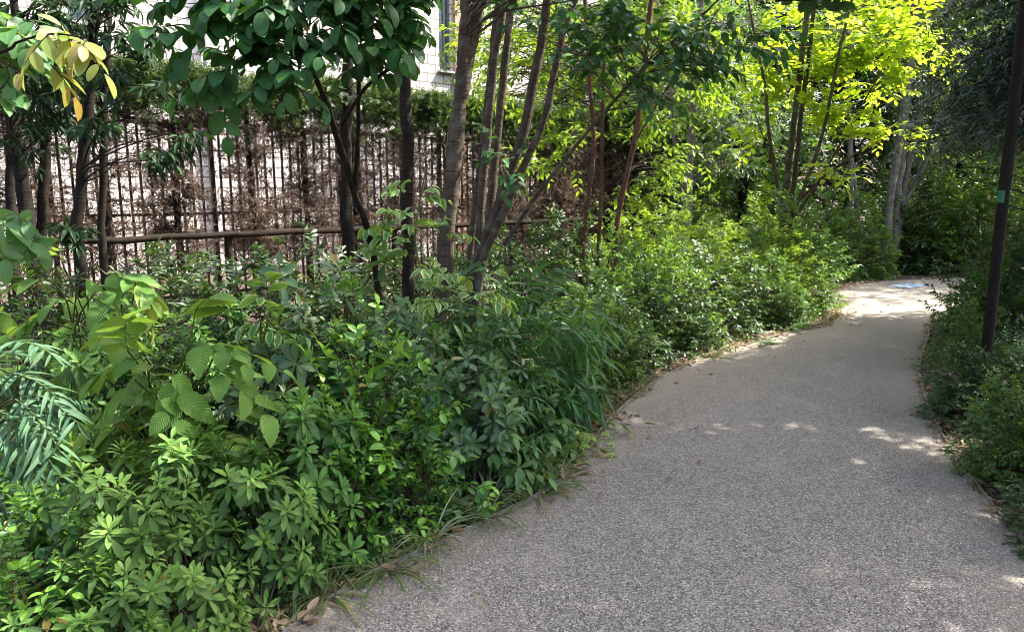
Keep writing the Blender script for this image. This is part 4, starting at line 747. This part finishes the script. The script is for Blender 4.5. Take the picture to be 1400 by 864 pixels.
# middle: sunlit bank left of the path
for k, lab, p, R, H in (('mid', 'sunlit bush glinting white just right of the bamboo', (825, 420, .62), .48, .85), ('mid', 'small sunlit bush at the path edge right of the bamboo', (845, 480, .38), .38, .58), ('dark', 'low dark bush at the path edge above the pale sprout', (850, 530, .2), .3, .4),
    ('mid', 'green bush behind the glinting bush, under the red stems', (830, 360, .85), .55, 1.1), ('dark', 'dark bush at the path edge left of the fern', (915, 455, .36), .42, .58), ('dark', 'bush with sun on top above the fern', (960, 425, .48), .48, .7), ('dark', 'dark low bush at the path edge above the fern', (1010, 445, .3), .36, .5), ('mid', 'rounded sunlit bush at the tip of the bank beside the path', (1085, 390, .5), .5, .75),
    ('dark', 'dark bush at the outer point of the bank where the path bends', (1105, 418, .28), .32, .45), ('dark', 'sunlit bush in the middle of the bank', (1020, 375, .7), .55, .95), ('mid', 'sunlit bush on the bank left of its middle', (930, 375, .75), .55, 1.0), ('lance', 'yellow-green bush in full sun right under the yellow tree', (1070, 340, .85), .5, 1.0), ('lance', 'yellow-green bush in full sun left of the yellow tree foot', (985, 335, .9), .55, 1.05), ('lance', 'yellow-green bush behind the red stems', (900, 335, .9), .55, 1.05),
    ('lance', 'tall yellow-green bush at the back of the bank', (940, 290, 1.25), .65, 1.45), ('lance', 'tall yellow-green bush between the red stems and the pale-barked tree', (870, 300, 1.2), .65, 1.4), ('lance', 'lime bush behind the foot of the yellow tree', (1040, 290, 1.25), .65, 1.4), ('mid', 'mid green bush right of the yellow tree foot', (1130, 315, 1.05), .8, 1.3)):
    shrub(k, 'bank_bush', lab, 'bush', at(*p), R, H)
for lab, x, Y, R, H in (('dark rounded bush at the far bend right of the yellow tree', 1160, 13.55, .85, 1.35), ('dark bush at the centre of the far bend', 1225, 14.6, 1.0, 1.5), ('green bush at the far bend behind the blue cover', 1282, 14.6, 1.1, 1.8), ('green bush closing the path at the right of the far bend', 1335, 14.8, 1.1, 1.9), ('green bush at the far bend above its neighbours', 1255, 16, 1.2, 2.1), ('far bush left of the bend behind the bank', 1110, 13.4, .9, 1.4)):
    p = W(x, 350, Y); shrub('dark' if 'centre' in lab else 'mid', 'far_bush', lab, 'bush', p, R, H)
# right of the path
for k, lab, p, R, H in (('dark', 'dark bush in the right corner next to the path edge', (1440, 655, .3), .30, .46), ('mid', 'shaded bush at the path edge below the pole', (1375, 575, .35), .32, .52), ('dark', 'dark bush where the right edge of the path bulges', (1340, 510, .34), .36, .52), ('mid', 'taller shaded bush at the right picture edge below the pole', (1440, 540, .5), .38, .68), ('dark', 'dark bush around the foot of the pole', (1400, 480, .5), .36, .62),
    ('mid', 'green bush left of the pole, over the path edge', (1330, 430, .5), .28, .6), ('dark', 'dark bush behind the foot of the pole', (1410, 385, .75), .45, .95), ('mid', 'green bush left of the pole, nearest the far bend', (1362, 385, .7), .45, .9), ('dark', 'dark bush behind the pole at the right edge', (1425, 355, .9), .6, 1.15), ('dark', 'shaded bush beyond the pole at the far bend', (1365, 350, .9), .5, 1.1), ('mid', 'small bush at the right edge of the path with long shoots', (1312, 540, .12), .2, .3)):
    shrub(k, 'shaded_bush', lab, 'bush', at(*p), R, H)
# small things along the edge
p = at(1050, 465, .05); shrub('fern', 'fern', 'small fern arching over the path edge below the bank', 'fern', p, .24, .2)
shrub('fern', 'fern', 'dark fern at the tip of the bank above the path', 'fern', at(1075, 435, .15), .3, .35)
shrub('liriope', 'striped_grass', 'clump of pale striped grass blades at the left path edge', 'grass clump', at(588, 712, .1), .27, .3)
shrub('liriope', 'striped_grass', 'small clump of pale blades under the dark compound leaves', 'grass clump', at(668, 672, .05), .2, .3)
for lab, p in (('grass tuft leaning onto the path below the compound leaves', (725, 672, .0)), ('grass tuft at the path edge right of the striped clump', (655, 700, .0)), ('dry grass tuft in front of the striped clump', (560, 752, .0)), ('grass tuft spreading onto the path left of the dry tuft', (520, 770, 0)), ('grass tuft at the path edge beside the bottom dry leaves', (440, 805, 0)), ('grass blades at the path edge near the fern', (965, 482, 0)), ('thin grass tuft at the right path edge', (1260, 500, 0)), ('grass tuft behind the striped clump', (600, 690, .05)), ('grass tuft under the pale sprout', (755, 640, .05))):
    shrub('tuft', 'grass_tuft', lab, 'grass tuft', at(p[0] + 8, p[1] + 6, p[2]), rng.uniform(.24, .36), rng.uniform(.18, .26))
g = Geo(); n = 3600; i = rng.integers(8, 70, n); i = i[np.sin(i * .55) + .7 * np.sin(i * 1.7 + 1) + rng.normal(0, .5, n) > -.1]; n = len(i); off = rng.exponential(.14, n) * np.where(rng.random(n) < .1, -1.2, 1) - .02; d = nrm(np.gradient(LP, axis=0)); nr = np.stack([-d[:, 1], d[:, 0]], 1)
P2 = LP[i] + (LP[np.minimum(i + 1, 89)] - LP[i]) * rng.random((n, 1)) + nr[i] * off[:, None]
P = np.c_[P2, np.full(n, .012) + rng.random(n) * .012]; nearp = P
g.leaves(P, rv(n) * [1, 1, .15], np.array([0, 0, 1.]) + rv(n, .25), rng.uniform(.03, .09, n), rng.uniform(.012, .04, n), T_['ovate'], rng.uniform(-.6, 1.2, n), rng.random(n) ** 2)
i = rng.integers(8, 60, n); P2 = RP[i] + (RP[i + 1] - RP[i]) * rng.random((n, 1)) - nr[i] * (np.abs(rng.normal(0, .13, n)) - .03)[:, None]
g.leaves(np.c_[P2, .012 + rng.random(n) * .012], rv(n) * [1, 1, .15], np.array([0, 0, 1.]) + rv(n, .25), rng.uniform(.02, .06, n), rng.uniform(.01, .03, n), T_['ovate'], rng.uniform(-.6, 1.2, n), rng.random(n) ** 2)
tag(ob('leaf_litter', g.mesh('leaf_litter', [M['litter']])), 'brown leaf litter lying along both path edges', 'leaf litter', kind='stuff')
g = Geo(); n = 2600; i = rng.integers(14, 62, n); keep = np.sin(i * .9) + rng.normal(0, .6, n) > .2; i = i[keep]; n = len(i)
P2 = LP[i] + (LP[i + 1] - LP[i]) * rng.random((n, 1)) + nr[i] * (np.abs(rng.normal(0, .09, n)) - .02)[:, None]
g.leaves(np.c_[P2, np.zeros(n)], rv(n, .45) + [0, 0, 1.], rv(n), rng.uniform(.05, .17, n), rng.uniform(.003, .006, n), T_['blade'], rng.uniform(.3, 1.8, n), rng.random(n) ** 2)
tag(ob('grass', g.mesh('grass', [M['grassy']])), 'thin green grass fringe along the left path edge', 'grass', kind='stuff')
for lab, (x, y), L, wd, rz in (('long pale dry leaf lying by the bottom edge of the bed', (255, 815), .16, .02, 1.2), ('long dry leaf beside the pale sprout at the bottom', (300, 822), .15, .02, -.5), ('dry strap leaf pointing to the path at the bottom', (345, 832), .17, .016, .6), ('pinkish dry bark strip at the bottom of the bed', (245, 852), .14, .025, .1),
                               ('small orange fallen leaf on the path near its left edge', (568, 840), .03, .02, 1), ('small red-brown fallen leaf on the middle of the path', (1066, 619), .035, .016, .3), ('curled pale fallen leaf on the right part of the path', (1234, 677), .04, .02, 2.7), ('tiny pale fallen leaf in the middle foreground of the path', (1177, 746), .03, .012, .5), ('thin dark twig-like leaf on the path at the right', (1280, 764), .06, .008, 2.8)):
    g = Geo(); g.leaves(np.zeros((1, 3)) + [0, 0, .02], np.array([[cos(rz), sin(rz), .1]]), np.array([[0, .2, 1.]]), L, wd, template('lance', 6, .5), .5, .2 if 'red' in lab or 'orange' in lab or 'dark' in lab else .9)
    p = G(x, y); tag(ob('fallen_leaf', g.mesh('fallen_leaf', [M['litter']]), None, (p[0], p[1], .004)), lab, 'leaf')

# ------------------------------------------------------------------ render settings
c = S.cycles; c.max_bounces = 7; c.diffuse_bounces = 2; c.glossy_bounces = 2; c.transmission_bounces = 4; c.transparent_max_bounces = 4
c.use_denoising = True; c.filter_width = .85; c.caustics_reflective = False; c.caustics_refractive = False; c.sample_clamp_indirect = 6
